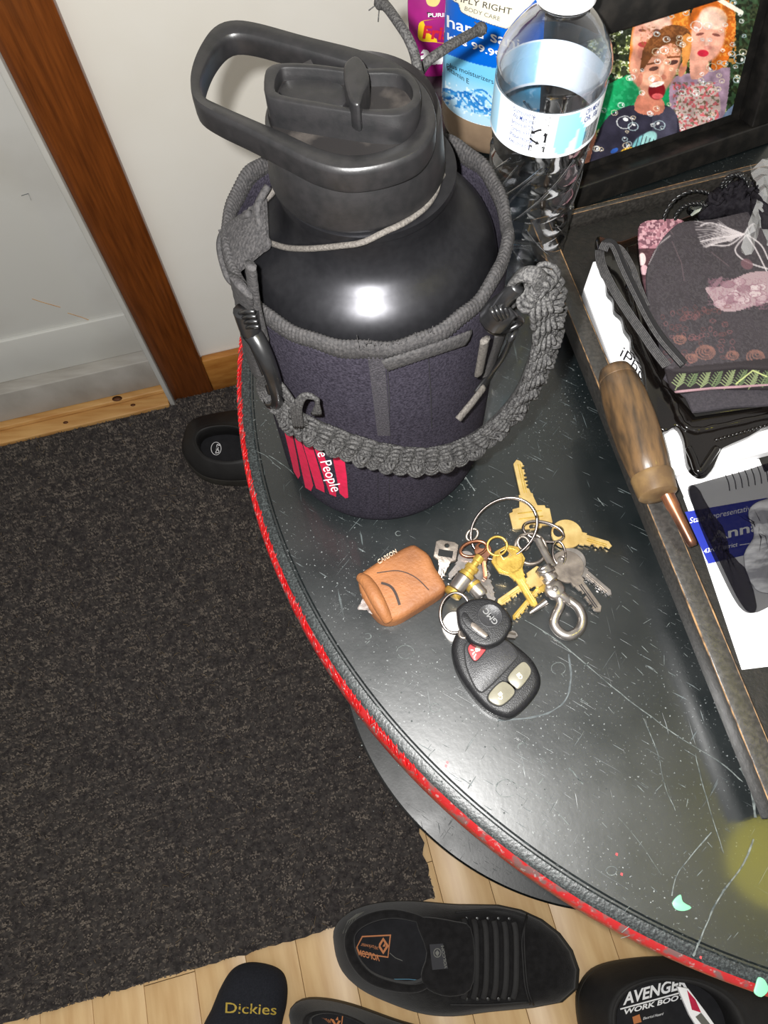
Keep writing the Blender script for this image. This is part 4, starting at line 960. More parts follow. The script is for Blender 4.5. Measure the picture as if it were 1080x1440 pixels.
    for k in range(120):
        if k < 12: cx_, cy_, rr_ = [(891, 182, 11), (903, 188, 7), (935, 122, 9), (994, 45, 8), (1010, 45, 6), (1015, 104, 7), (1070, 95, 9), (1055, 92, 8), (937, 82, 6), (948, 80, 6), (940, 186, 8), (1068, 112, 7)][k]
        else: cx_, cy_, rr_ = r_.uniform(835, 1078), r_.uniform(8, 235), r_.uniform(2, 5)
        col = [(236, 240, 240), (190, 214, 220), (226, 210, 180)][k % 3]; an_ = r_.uniform(0, 6.28)
        p.ring(cx_, cy_, rr_, rr_ * .8, .55, col, .7); p.ell(cx_ + rr_ * .4 * math.cos(an_), cy_ + rr_ * .4 * math.sin(an_), rr_ * .35, rr_ * .22, (255, 255, 255), math.degrees(an_) + 90, .9)
    p.c *= (.74 + .42 * vnoise(x, y, 7, 31) * .6 + .42 * vnoise(x, y, 17, 32) * .6)[:, None]; p.c *= (1 + .10 * (vnoise(x, y, 1.6, 33) - .5))[:, None]
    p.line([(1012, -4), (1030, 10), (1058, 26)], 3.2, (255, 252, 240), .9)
painted('photo_print', q4, 250, 200, psurf, kids, mat('glossy_photo', (128, 128, 128), rough=.28, attr='art', spec=.5), fr)

# ================================================================ TRAY
RZ = .7905
tA = P(746, 309, RZ); tB = P(1080, 1125, RZ); tC = P(1080, 226, RZ)
td = (tB - tA); td.z = 0; td.normalize(); te = Vector((-td.y, td.x, 0)); 
if te.x < 0: te = -te
print('tray angle chk', (tC - tA).normalized().dot(td), 'len', (tB - tA).length)
te = (tC - tA); te.z = 0; te.normalize()
LEN = (P(1085, 1152, RZ) - tA).dot(td); WID = .34; A0 = Vector((tA.x, tA.y, 0))
def TP(a, b, z): return A0 + te * a + td * b + up * z            # a across, b towards the viewer
BZ = TZ + .0132
ty = thing('wooden_tray', TP(0, 0, TZ), 'large shallow black wooden tray with worn tan edges, holding papers and fabric masks', 'tray')
box('tray_bottom', TP(.006, .006, BZ), te * (WID - .012), td * (LEN - .012), up * .004, M['tray'], ty)
TH = .0125
for nm, a, b, u, v in (('tray_side', 0, 0, te * TH, td * LEN), ('tray_side', WID - TH, 0, te * TH, td * LEN), ('tray_side', TH + .0002, 0, te * (WID - 2 * TH - .0004), td * .0042), ('tray_side', TH + .0002, LEN - TH, te * (WID - 2 * TH - .0004), td * TH)):
    box(nm, TP(a, b, BZ), u, v, up * (RZ - BZ), M['rim'], ty, bev=.0009)
for L_, r in (([TP(.0005, .001, RZ - .0005), TP(.0005, LEN, RZ - .0005)], .0007), ([TP(TH - .0004, .005, RZ - .0003), TP(TH - .0004, LEN - TH, RZ - .0003)], .0006), ([TP(0, .0005, RZ - .0005), TP(WID, .0005, RZ - .0005)], .0007), ([TP(TH, .0040, RZ - .0004), TP(WID - TH, .0040, RZ - .0004)], .0003)):
    pts = [L_[0].lerp(L_[1], i / 60) for i in range(61)]; tube('worn_edge', pts, lambda t, r=r: r * (.55 + .45 * abs(math.sin(t * 23) * math.sin(t * 9 + 1))), M['tan'], ty, segs=6)
IZ = BZ + .004
# thin black notebook under the tray, its corner sticking out near the table edge
nb = thing('black_notebook', P(1045, 1060, TZ), 'black hardcover notebook lying under the left side of the wooden tray', 'notebook')
c0 = P(1036, 1064, TZ); nd = -td; ne = Vector((nd.y, -nd.x, 0))
if ne.x < 0: ne = -ne
nl = .34
slab('cover', [c0, c0 + ne * .2, c0 + ne * .2 + nd * nl, c0 + nd * nl], TZ + .0002, TZ + .0012, M['blackp'], nb)
slab('page_block', [c0 + ne * .002 + nd * .002, c0 + ne * .198 + nd * .002, c0 + ne * .198 + nd * (nl - .002), c0 + ne * .002 + nd * (nl - .002)], TZ + .0013, TZ + .0116, M['cloth'], nb)
slab('cover', [c0, c0 + ne * .2, c0 + ne * .2 + nd * nl, c0 + nd * nl], TZ + .0117, TZ + .0130, M['blackp'], nb, bev=.0004)
tube('worn_corner', [c0 + ne * .006 + up * .0125, c0 + up * .0125, c0 + nd * .004 + up * .0125], .0006, M['tan'], nb)

# papers and the card
pz = IZ + .0002
wp = [(930, 560), (952, 640), (962, 700), (1000, 820), (1043, 942), (1180, 925), (1180, 600)]
wpp = [TP(.0148, (P(952, 640, pz) - A0).dot(td), 0), TP(.0150, (P(1043, 942, pz) - A0).dot(td), 0), P(1043, 942, pz), P(1230, 918, pz), P(1180, 560, pz), P(960, 590, pz)]
a1 = P(940, 600, pz); a2 = P(1043, 942, pz); a3 = P(1180, 925, pz)
a1 = P(945, 660, pz); a1b = P(962, 700, pz)
slab('paper_sheet', [a1, a1b, a2, a3, a3 + (a1 - a2)], pz, pz + .0004, M['white'], None).name = 'paper_sheet'
tag(bpy.data.objects['paper_sheet'], 'plain white paper sheet lying in the tray under the blue card', 'paper')
hz = IZ + .009
k1 = P(834, 370, hz); k2 = P(962, 664, hz); k3 = P(1080, 634, hz); k2b = P(885, 500, hz)
ku = (k3 - k2).normalized(); kv = (k1 - k2).normalized()
k2 = P(922, 674, hz); k1 = P(821, 406, hz); k1a = P(834, 368, hz); bxp = [k2, k2 + ku * .155, k1a + ku * .13, k1a, k1]
wbx = thing('white_box', (k2.x, k2.y, IZ), 'flat white product box with black lettering, under the black ornate frame', 'box')
slab('box_base', bxp, IZ + .0008, hz - .0022, mat('white_card_side', (214, 214, 216), rough=.6), wbx)
slab('box_lid', bxp, hz - .002, hz, M['white'], wbx, bev=.0005)
text('lettering', 'iPhone', (871, 500), (925, 560), (7, -14), onz(hz + .0002), M['ink'], wbx)
cz = pz + .0008
blue = thing('campaign_card', P(1010, 740, cz), 'dark blue and white printed card on the white sheet, under a sheer black pouch', 'card')
cpx = [(960, 719), (1071, 702), (1100, 768), (996, 793)]
slab('card', pxs([(961, 700), (1120, 650), (1150, 762), (996, 794)], cz - .0002), cz - .0003, cz, M['white'], blue)
decal('blue_print', [(963, 720), (1072, 701), (1079, 700), (1100, 768), (996, 793)], onz(cz + .0002), mat('royal_blue_print', (34, 48, 150), rough=.5), blue)
sc = onz(cz + .0004)
for s_, a, b, u_, bo, sh in (('State Representative', (970, 736), (1061, 717), (-1, -8), 0, .25), ('Anna', (1000, 762), (1070, 745), (-1, -14), .02, 0), ('43rd District', (990, 778), (1038, 768), (-1, -6), .01, .25)): text('lettering', s_, a, b, u_, sc, M['white'], blue, bold=bo, shear=sh)
decal('card_rule', [(1040, 766), (1078, 760), (1078, 761), (1040, 767)], sc, M['white'], blue)
# sheer pouch over the card
def pillow(name, L_, z0, h, m, parent, n=5, edge=.15, wob=.0006, seed=1):
    """soft bag: outline px, puffed in the middle, closed below"""
    pts = [Vector((v.x, v.y, 0)) for v in [P(a, b, z0) for a, b in smooth_px(L_, n)]]; c = sum(pts, Vector()) / len(pts); K_ = len(pts); V = []; Fc = []; rs = [1, .985, .93, .84, .7, .52, .32, .12]
    for i, t in enumerate(rs):
        for k, q in enumerate(pts):
            v = c.lerp(q, t); hh_ = h * (1 - t ** 4) ** .6 if t < 1 else 0; hh_ += wob * math.sin(k * .9 + i * 1.7 + seed) * (1 - t) * 3 + (wob * math.sin(k * 2.3) if 0 < i else 0); V.append(Vector((v.x, v.y, z0 + max(hh_, 0))))
    for i in range(len(rs) - 1):
        for k in range(K_): q = (k + 1) % K_; Fc.append((i * K_ + k, i * K_ + q, (i + 1) * K_ + q, (i + 1) * K_ + k))
    Fc.append(tuple((len(rs) - 1) * K_ + k for k in range(K_))); Fc.append(tuple(range(K_ - 1, -1, -1)))
    o = mk(name, V, Fc, m, parent); fixn(o); return o
sp_ = thing('sheer_pouch', P(1060, 750, cz), 'sheer black drawstring pouch lying over the blue card', 'pouch')
pillow('sheer_cloth', [(967, 689), (985, 679), (1040, 664), (1100, 648), (1160, 660), (1190, 760), (1160, 840), (1100, 846), (1060, 862), (1040, 846), (1012, 790), (985, 735)], cz + .0012, .006, M['orgs'], sp_, wob=.0005)
pillow('wrapped_contents', [(1052, 720), (1075, 702), (1130, 700), (1150, 780), (1120, 826), (1072, 834), (1052, 812), (1046, 780), (1060, 752)], cz + .0016, .0035, mat('grey_white_cloth', (176, 176, 178), (104, 104, 108), 90, .8, stretch=(.3, 1.4, 1), lo=.4, hi=.6), sp_, wob=.0006)
for k in range(7): tube('drawstring_fold', crom([P(1020 + k * 9, 668 - k * 2.4, cz + .007), P(1024 + k * 9, 678 - k * 2.2, cz + .0085), P(1026 + k * 9, 690 - k * 2, cz + .007)], 4), .0003, M['orgs'], sp_, segs=5)
pillow('cloth_edge', [(969, 690), (980, 685), (1000, 720), (1018, 745), (1030, 790), (1048, 800), (1064, 852), (1052, 862), (1034, 846), (1006, 790), (982, 734)], cz + .0052, .0010, M['orgs'], sp_)

# ornate gloss-black dish under the masks
oz = hz + .0012
od = thing('ornate_dish', P(960, 560, oz), 'gloss black dish with a scalloped edge and drooping corner, lying under the stacked masks', 'dish')
oo = [(836, 346), (841, 338), (852, 342), (870, 345), (910, 330), (1000, 300), (1160, 270), (1260, 560), (1150, 600), (1080, 604), (1050, 618), (1018, 632), (1010, 640), (1000, 662), (990, 672), (978, 672), (966, 660), (962, 645), (958, 620), (948, 604), (930, 612), (914, 590), (905, 562), (900, 520), (886, 496), (884, 480), (876, 468), (872, 452), (862, 442), (860, 426), (852, 416), (850, 396), (843, 385)]
slab('dish_body', pxs(smooth_px(oo, 3), oz), oz, oz + .005, M['blackp'], od, bev=.0016, bseg=3)
tube('dish_rim', crom(pxs([(884, 400), (900, 470), (925, 530), (945, 560), (956, 590), (975, 605), (1010, 600), (1080, 585)], oz + .0058), 6), lambda t: .0022 * (1 + .15 * math.sin(t * 70)), M['blackp'], od)
V, Fc = join([lathe_vf([(.0013, q.z - .001), (.0013, q.z), (.0007, q.z + .0009)], q.x, q.y, 8) for q in [P(1008 + i * 5.6, 618 - i * 1.6, oz + .0055) for i in range(14)]]); mk('beaded_trim', V, Fc, M['blackp'], od)
tube('dish_corner', crom(pxs([(968, 630), (975, 645), (980, 660), (986, 662), (996, 648), (1008, 630)], oz + .006), 5), .0024, M['blackp'], od)
z_ = oz + .0056
# dark box-like frame seen between dish and masks
slab('black_sleeve', pxs([(880, 352), (910, 340), (1120, 300), (1180, 560), (975, 590), (950, 560), (930, 545)], z_), z_, z_ + .0035, M['blackp'], None, bev=.0006); o = bpy.data.objects['black_sleeve']; tag(o, 'flat black glossy packet between the ornate dish and the fabric masks', 'packet')
z_ += .0038
def mask(name, L_, z, h, fn, label, q, parent_extra=None):
    m_ = thing(name, P(L_[0][0], L_[0][1], z), label, 'face mask')
    b_ = slab('folded_cloth', pxs(smooth_px(L_, 3), z), z, z + h, M['cloth'], m_, bev=h * .35, zf=lambda x, y: .0005 * math.sin(x * 90) * math.cos(y * 70))
    if fn: painted('front_print', q, 200, 170, onmesh(b_, .0003), fn, M['artc'], m_)
    return m_, b_
mask('face_mask', [(938, 520), (1110, 500), (1120, 560), (1082, 571), (1030, 574), (980, 581), (972, 578), (964, 560)], z_, .0022, None, 'plain charcoal fabric mask, lowest of the folded stack', None)
mask('face_mask', [(925, 470), (935, 520), (950, 552), (1000, 548), (1150, 540), (1140, 460), (1100, 380), (935, 400)], z_ + .0026, .0022,
     lambda p: (p.c.__setitem__(slice(None), (44, 40, 42)), [(p.line([(950 + k * 17, 548 - (k % 2) * 5), (962 + k * 17, 522)], .7, (118, 128, 92)), [p.line([(953 + k * 17 + j * 1.6, 544 - j * 3.2), (953 + k * 17 + j * 1.6 + s_ * (8 - j * .7), 540 - j * 3.4 - 2)], .8, [(116, 126, 92), (86, 100, 72)][k % 2]) for j in range(7) for s_ in (-1, 1)]) for k in range(9)],
                p.line([(1035, 540), (1060, 520), (1082, 508)], 1.0, (168, 176, 118)), p.line([(1048, 512), (1060, 522), (1078, 530)], 1.0, (168, 176, 118)), p.line([(950, 551), (1000, 546), (1090, 541)], 1.4, (150, 120, 126))),
     'dark fabric mask with green fern print showing below the floral one', [(925, 500), (1095, 500), (1095, 556), (925, 556)])
mask('face_mask', [(897, 332), (903, 316), (925, 312), (960, 312), (960, 345), (930, 370), (916, 395), (912, 420), (904, 395)], z_ + .0026, .0020,
     lambda p: (p.c.__setitem__(slice(None), (158, 112, 122)), p.speck(5, .5, (92, 62, 72), 3, .7), p.speck(2.5, .66, (206, 166, 172), 4, .7), p.mix((p.Y > 350) * .8, (60, 40, 44)), p.ell(903, 365, 5, 9, (214, 190, 190)), p.ell(906, 380, 5, 7, (196, 160, 166))),
     'pink fabric mask peeking out at the top left corner of the stack', [(890, 305), (965, 305), (965, 425), (890, 425)])
def floral(p):
    x, y = p.X, p.Y; p.c[:] = (60, 56, 59); p.speck(2, .55, (74, 70, 73), 1, .6); p.speck(14, .55, (66, 61, 65), 2, .4)
    # white feathery bloom
    for k in range(46):
        a = k / 46; x0, y0 = 1046, 330; x1 = 975 + 55 * a; y1 = 310 + 42 * abs(math.sin(a * 5)) * (1 - a * .3)
        p.line([(x0, y0), ((x0 + x1) / 2, (y0 + y1) / 2 - 6 * math.sin(a * 9)), (x1, y1)], .45 + .5 * (k % 3 == 0), (186, 178, 180), .55)
    for L_ in ([(1046, 330), (1020, 320), (998, 314), (985, 318)], [(1046, 330), (1010, 335), (985, 340)], [(1046, 330), (1025, 345), (1000, 345)], [(1048, 332), (1034, 350), (1040, 362), (1058, 372), (1085, 380)], [(1050, 330), (1070, 345), (1080, 365)], [(1050, 332), (1062, 350), (1078, 382)], [(1046, 330), (1055, 318), (1066, 312)]): p.line([(v.x, v.y) for v in crom([(a, b, 0) for a, b in L_], 5)], 1.0, (200, 192, 194), .8)
    # pink peony
    r_ = np.random.default_rng(9)
    p.poly([(992, 405), (1000, 420), (1012, 436), (1034, 438), (1060, 430), (1090, 420), (1095, 385), (1070, 382), (1050, 385), (1034, 392), (1022, 396), (1010, 404)], (150, 130, 134), sm=3)
    for k in range(18):
        cx_, cy_ = r_.uniform(1003, 1078), r_.uniform(394, 430); p.ell(cx_, cy_, r_.uniform(6, 12), r_.uniform(3, 6), [(180, 166, 167), (126, 100, 108), (164, 144, 148)][k % 3], r_.uniform(-70, 20), .8); p.ring(cx_, cy_, 9, 5, .5, (110, 76, 88), .5)
    p.speck(2, .6, (130, 96, 108), 6, .4, (x > 995) & (y > 392) & (y < 436)); p.ell(1050, 372, 9, 7, (108, 80, 86), 30, .8)
    # small dull roses lower down
    for k in range(70): cx_, cy_ = r_.uniform(930, 1030), r_.uniform(430, 512); p.ring(cx_, cy_, r_.uniform(2, 4.5), r_.uniform(2, 3.5), .6, [(112, 78, 80), (92, 66, 66)][k % 2], .6)
    for cx_, cy_, q_ in ((992, 496, 13), (1062, 502, 12), (972, 504, 8), (1030, 500, 8), (956, 478, 8)):
        for k in range(4): p.ring(cx_ + k, cy_ - k, max(q_ - 3 * k, 1), max(q_ - 3 * k, 1) * .75, .9, (124, 90, 82), .7)
    for L_ in ([(945, 340), (958, 370), (962, 395)], [(1000, 355), (1025, 375)], [(940, 322), (946, 330)]): p.line(L_, .6, (104, 88, 92), .6)
    p.line([(912, 372), (925, 345), (942, 332)], .8, (170, 160, 162), .8)
    p.mix((y > 518 - (x - 944) * .1) * 1.0, (50, 46, 48))
mk5, mb5 = mask('face_mask', [(912, 440), (908, 400), (912, 370), (928, 342), (944, 324), (960, 315), (1000, 312), (1045, 303), (1058, 304), (1078, 345), (1110, 420), (1118, 512), (1040, 520), (946, 524), (934, 500), (920, 470)], z_ + .0052, .0030, floral, 'charcoal fabric mask with large pale peony print, topmost of the stack', [(900, 296), (1120, 296), (1120, 530), (900, 530)])
# ribbed elastic ear loops
ez = z_ + .0088
def eloop(L_, n, w, par, lift=0):
    pts = crom([P(a, b, ez + lift + zz) for a, b, zz in L_], 8)
    for k in range(n):
        off = (k - (n - 1) / 2) * w; out = []
        for i, q in enumerate(pts):
            T = (pts[min(i + 1, len(pts) - 1)] - pts[max(i - 1, 0)]); s_ = Vector((-T.y, T.x, 0)).normalized(); out.append(q + s_ * off)
        tube('elastic_rib', out, w * .40, M['elast'] if k % 1 == 0 else M['elastd'], par, segs=6)
    o = tube('elastic_band', [q - up * .0005 for q in pts], n * w * .5, M['elastd'], par, segs=8, flat=.12); return o
el = thing('mask_ear_loop', P(900, 430, ez), 'grey ribbed elastic ear loops folded along the left side of the mask stack', 'elastic')
eloop([(848, 352, -.006), (853, 342, -.003), (864, 346, -.001), (878, 378, 0), (896, 415, 0), (914, 450, .0005), (930, 475, .001), (946, 494, .0012), (962, 512, .0010)], 6, .0011, el, .0034)
eloop([(843, 352, -.006), (846, 372, -.004), (862, 405, -.002), (884, 440, -.001), (905, 470, 0), (920, 492, 0), (938, 515, 0)], 6, .0011, el, -.0005)
eloop([(856, 345, -.004), (872, 348, -.001), (888, 372, .0), (898, 400, .0), (910, 430, 0)], 4, .0010, el, .0008)
# black crocheted cord coils and organza bag at the top of the tray
hb = thing('organza_bag', P(1010, 300, IZ), 'grey gathered organza bag with twisted black drawcords at the top edge of the stack', 'pouch')
pillow('organza', [(984, 310), (988, 290), (1002, 272), (1022, 264), (1044, 262), (1062, 278), (1078, 296), (1098, 330), (1060, 330), (1040, 305)], z_ + .002, .014, M['org'], hb, wob=.0016, seed=4)
for k in range(6): q = P(1000 + k * 9, 276 - k * 1.2, z_ + .016); tube('gather', crom([q + Vector(rng.normal(0, .0025, 3)) for _ in range(4)], 4), .0016, M['org'], hb, segs=6)
def twist(L_, par, r=.00095):
    pts = crom(L_, 10)
    for s_ in (0, 1):
        out = []; prev = None
        for i, q in enumerate(pts):
            T = (pts[min(i + 1, len(pts) - 1)] - pts[max(i - 1, 0)]).normalized(); u_ = (up - T * T.z).normalized() if abs(T.z) < .95 else Vector((1, 0, 0)); w__ = T.cross(u_); a = i * .95 + s_ * pi; out.append(q + (u_ * math.cos(a) + w__ * math.sin(a)) * r * .75)
        tube('drawcord', out, r, M['hook'], par, segs=5)
twist([P(934, 316, z_ + .003), P(936, 300, z_ + .006), P(950, 280, z_ + .010), P(972, 269, z_ + .013), P(992, 270, z_ + .014), P(1000, 276, z_ + .012)], hb)
twist([P(948, 314, z_ + .003), P(952, 300, z_ + .006), P(964, 289, z_ + .010), P(980, 286, z_ + .012), P(994, 290, z_ + .011)], hb)
for k in range(3): twist([P(1014 + k * 6, 264, z_ + .014), P(1020 + k * 4, 252 - k, z_ + .018), P(1034 + k * 3, 246 - k, z_ + .020), P(1050 + k, 254 - k, z_ + .019), P(1056, 272, z_ + .016)], hb)
gb = slab('glass_bead', pxs(smooth_px([(965, 296), (972, 290), (985, 288), (990, 294), (984, 300), (972, 303)], 3), z_ + .001), z_ + .0005, z_ + .006, M['glass'], None, bev=.0018); tag(gb, 'small clear glass pebble beside the twisted black cords', 'bead')
# clear film bag at the right edge
fb = thing('clear_film_bag', P(1060, 260, z_), 'crumpled clear plastic bag at the upper right corner of the tray', 'bag')
V = []; Fc = []; n_ = 14; r_ = np.random.default_rng(3)
for j in range(n_ + 1):
    for i in range(n_ + 1):
        u, v = i / n_, j / n_; a = 1052 + 110 * u - 14 * v * 0 + (1 - u) * 10 * math.sin(v * 5); b = 236 + 120 * v - u * 26; q = P(a, b, z_ + .012); V.append(q + up * (r_.normal(0, .0018) + .006 * math.sin(u * 6 + v * 3)))
for j in range(n_):
    for i in range(n_): a = j * (n_ + 1) + i; Fc.append((a, a + 1, a + n_ + 2, a + n_ + 1))
o = mk('film', V, Fc, M['pclear'], fb, smooth=False)

# ================================================================ WOODEN-HANDLED TOOL
hzz = RZ + .0142
ha, hb_ = P(864, 520, hzz + .0005), P(924, 692, hzz - .0005)
tl_ = thing('hand_tool', (ha + hb_) / 2, 'worn wooden-handled tool with a copper tip resting along the tray rim', 'tool')
axlathe('handle', ha, hb_, [(-.02, .001), (-.018, .0070), (0, .0094), (.05, .0112), (.085, .0116), (.09, .0112), (.1, .0119), (.25, .0136), (.42, .0142), (.6, .0138), (.75, .0129), (.86, .0116), (.87, .0110)], M['woodh'], tl_, 36)
axlathe('ferrule', ha, hb_, [(.868, .0108), (.872, .0122), (.885, .0124), (.90, .0122), (.97, .0118), (1.02, .0112), (1.035, .0095), (1.036, .0045)], M['ferr'], tl_, 36)
tip0 = P(935, 690, hzz - .001); tip1 = P(975, 768, hzz - .0075)
axlathe('copper_rod', tip0, tip1, [(-.05, .0042), (.3, .0040), (.34, .0035), (.9, .0031), (.97, .0028), (1, .0020)], M['copper'], tl_, 20)
axlathe('collar', ha, hb_, [(-.024, .0040), (-.02, .0052), (.0, .0056)], M['ferr'], tl_, 20)

# ================================================================ KEYS
def circ2(r, n=28, cx=0, cy=0, sx=1, sy=1): return [(cx + r * sx * math.cos(2 * pi * i / n), cy + r * sy * math.sin(2 * pi * i / n)) for i in range(n)]
def key(bow, tip, bowr, z, m, label, style='round', th=.0019, tz=None, blade=.36, side=1, hole=.22, seed=1, group=None):
    """bow centre and blade tip in px on the plane z; bowr in px"""
    B0 = P(bow[0], bow[1], z); T0 = P(tip[0], tip[1], z); r = (P(bow[0] + bowr, bow[1], z) - B0).length; d = (T0 - B0); L_ = d.length; d.normalize(); n = Vector((-d.y, d.x, 0)) * side
    bw = r * blade; out = []; rg = np.random.default_rng(seed)
    if style == 'round': a0 = math.asin(min(bw * 1.25 / r, .9)); arc = [(r * math.cos(a), r * math.sin(a)) for a in np.linspace(a0, 2 * pi - a0, 30)]
    elif style == 'rect': arc = [(r * .55, r * .45), (r * .50, r * .80), (r * .35, r * .82), (r * .30, r * 1.0), (-r * .45, r * .98), (-r * .55, r * .85), (-r * .55, r * .45), (-r * .64, r * .40), (-r * .64, -r * .40), (-r * .55, -r * .45), (-r * .55, -r * .85), (-r * .45, -r * .98), (r * .3, -r * 1.0), (r * .35, -r * .82), (r * .5, -r * .80), (r * .55, -r * .45)]
    elif style == 'hex': arc = [(r * .75, r * .5), (r * .35, r * .95), (-r * .5, r * .98), (-r * .95, r * .45), (-r * .95, -r * .45), (-r * .5, -r * .98), (r * .35, -r * .95), (r * .75, -r * .5)]
    else: arc = [(r * .8, r * .55), (r * .6, r * .95), (-r * .75, r * .95), (-r * .95, r * .6), (-r * .95, -r * .6), (-r * .75, -r * .95), (r * .6, -r * .95), (r * .8, -r * .55)]
    neck = [(r * 1.05, -bw * 1.3), (r * 1.22, -bw * 1.3), (r * 1.22, -bw)]; x0 = r * 1.25; cuts = []; nt = 6
    cut = [(L_ - bw * .8, -bw), (L_, -bw * .25), (L_ - bw * .35, bw * .35)]
    k_ = L_ - bw * .9
    while k_ > x0 + bw: dp = rg.uniform(.25, .95) * bw; cut += [(k_, bw * 1 - dp), (k_ - bw * .35, bw - dp)]; k_ -= bw * .55; cut += [(k_, bw - rg.uniform(0, .3) * bw)]; k_ -= bw * .25
    pts = arc[::-1] if False else list(arc)
    # arc runs from +y side counter-clockwise to -y side, then neck, blade, teeth back
    loop = pts + neck + cut + [(r * 1.25, bw), (r * 1.22, bw * 1.3), (r * 1.05, bw * 1.3)]
    W_ = lambda p: B0 + d * p[0] + n * p[1]
    holes = [[W_((-r * .55 + x, y)) for x, y in circ2(r * hole, 14, 0, 0, 1, 1.2 if style != 'sq' else 1)]] if hole else None
    if style == 'sqhole': pass
    root = thing('key', B0, label, 'key', group)
    tl_ = (lambda x, y: (tz - z) * max(0, min(1.0, (Vector((x, y, 0)) - Vector((B0.x, B0.y, 0))).dot(d) / L_))) if tz is not None else None
    slab('key_blank', [W_(p) for p in loop], z - th / 2, z + th / 2, m, root, bev=.0003, bseg=1, holes=holes, zf=tl_)
    zz = z + th / 2
    for yy in (-.28, .12): 
        gr = [W_((r * 1.3, bw * yy)), W_((L_ - bw, bw * yy)), W_((L_ - bw, bw * (yy + .2))), W_((r * 1.3, bw * (yy + .2)))]
        slab('blade_groove', gr, zz - .0001, zz + .00012, M['steeld'] if m in (M['steel'],) else (M['seam'] if m is M['steeld'] else M['brassd'] if m is M['brass'] else M['brass']), root, zf=tl_)
    return root, W_, r, zz
KG = None
Zk = TZ + .0015
k1_, W_, r_, zz = key((746, 727), (728, 647), 29, Zk, M['brass'], 'brass house key with a square stepped bow, pointing up at the top of the bunch', 'rect', blade=.27, hole=.16, side=-1, seed=3)
for q in (-.1, .2): slab('embossing', [W_((r_ * q, -r_ * .6)), W_((r_ * q, r_ * .6)), W_((r_ * (q + .06), r_ * .6)), W_((r_ * (q + .06), -r_ * .6))], zz - .0001, zz + .0003, M['brassd'], k1_)
key((797, 751), (860, 770), 22, Zk + .001, M['brass'], 'plain brass key with a round bow, pointing right of the bunch', 'round', blade=.34, hole=.34, side=-1, seed=5)
k3_, W_, r_, zz = key((716, 789), (757, 850), 23, TZ + .011, M['brassd'], 'bright brass key with a coin-edged bow and square hole, in the middle of the bunch', 'hex', tz=TZ + .006, blade=.30, hole=.24, seed=8)
tube('raised_border', [W_((x * .82, y * .82)) + up * .0012 for x, y in [(r_ * math.cos(a) * .98, r_ * math.sin(a)) for a in np.linspace(0, 2 * pi, 28)[:-1]]], .0004, M['brassd'], k3_, closed=True, segs=5)
tube('hole_border', [W_((-r_ * .5 + x, y)) + up * .0011 for x, y in ((-r_ * .28, -r_ * .28), (r_ * .28, -r_ * .28), (r_ * .28, r_ * .28), (-r_ * .28, r_ * .28))], .0005, M['brass'], k3_, closed=True, segs=5)
key((797, 797), (844, 860), 24, TZ + .005, M['steeld'], 'dull silver key with a round bow, pointing down and right', 'round', tz=TZ + .003, blade=.30, hole=.2, side=-1, seed=11)
key((803, 790), (859, 838), 21, TZ + .002, M['steel'], 'silver key half hidden beneath the dull round one, its toothed blade showing', 'round', blade=.30, hole=.2, side=-1, seed=13)
k6_, W_, r_, zz = key((627, 776), (617, 834), 17, TZ + .009, M['steeld'], 'dark key with a square bow beside the leather pouch', 'sq', tz=TZ + .003, blade=.36, hole=.2, seed=17)
slab('bow_recess', [W_(p) for p in ((r_ * -.1, -r_ * .6), (r_ * .5, -r_ * .6), (r_ * .5, r_ * .6), (r_ * -.1, r_ * .6))], zz - .0001, zz + .0002, M['groove'], k6_)
key((655, 786), (632, 813), 12, TZ + .007, M['steel'], 'small silver key between the dark square key and the plunger fitting', 'round', tz=TZ + .005, blade=.5, hole=.0, seed=19)
key((679, 774), (685, 812), 12, TZ + .012, M['copper'], 'small copper-coloured key with a round bow above the plunger fitting', 'round', tz=TZ + .008, blade=.35, hole=.35, seed=21)
key((675, 808), (697, 845), 14, TZ + .005, M['steel'], 'wide silver key lying under the copper key', 'sq', tz=TZ + .004, blade=.55, hole=0, seed=23)
key((755, 812), (700, 851), 14, TZ + .0065, M['brass'], 'flat brass key under the bright one, blade pointing down and left', 'sq', blade=.45, hole=0, seed=25)
key((768, 818), (722, 872), 13, TZ + .0035, M['brassd'], 'thin brass key beneath the others, its edge showing right of the car key head', 'sq', blade=.38, hole=0, seed=27)
key((650, 878), (729, 893), 16, TZ + .0015, M['steel'], 'small silver key mostly hidden beneath the car key head, tip showing at the right', 'round', blade=.42, hole=0, seed=29)
# split rings: ellipses through 3-D, two coils each
def sring(name, c, rx, ry, z, label, r=.0009, rot=0, tilt=0, m=None, coils=2, tdir=90):
    C_ = P(c[0], c[1], z); R_ = (P(c[0] + rx, c[1], z) - C_).length; Ry = (P(c[0], c[1] + ry, z) - C_).length; a0 = math.radians(rot); tt_ = math.radians(tilt); td_ = math.radians(tdir); L_ = []
    n = 40 * coils
    for i in range(n + 1):
        a = 2 * pi * i / 40; x = R_ * math.cos(a); y = Ry * math.sin(a); X_ = x * math.cos(a0) - y * math.sin(a0); Y_ = x * math.sin(a0) + y * math.cos(a0)
        L_.append(C_ + Vector((X_, Y_, math.tan(tt_) * (X_ * math.cos(td_) + Y_ * math.sin(td_)) + (i / n - .5) * r * 2 * (coils - 1))))
    zmin = min(q.z for q in L_) - r; 
    if zmin < TZ: L_ = [q + up * (TZ + .0002 - zmin) for q in L_]
    V, Fc = tube_vf(L_, r, 8); return tag(mk(name, V, Fc, m or M['ringm'], None), label, 'key ring')
sring('split_ring', (708, 744), 46, 35, TZ + .016, 'largest steel split ring arching over the top of the bunch', .00085, 12, 30, tdir=60)
sring('split_ring', (764, 748), 29, 13, TZ + .007, 'flattened steel split ring holding the two brass keys', .0009, -18, 8)
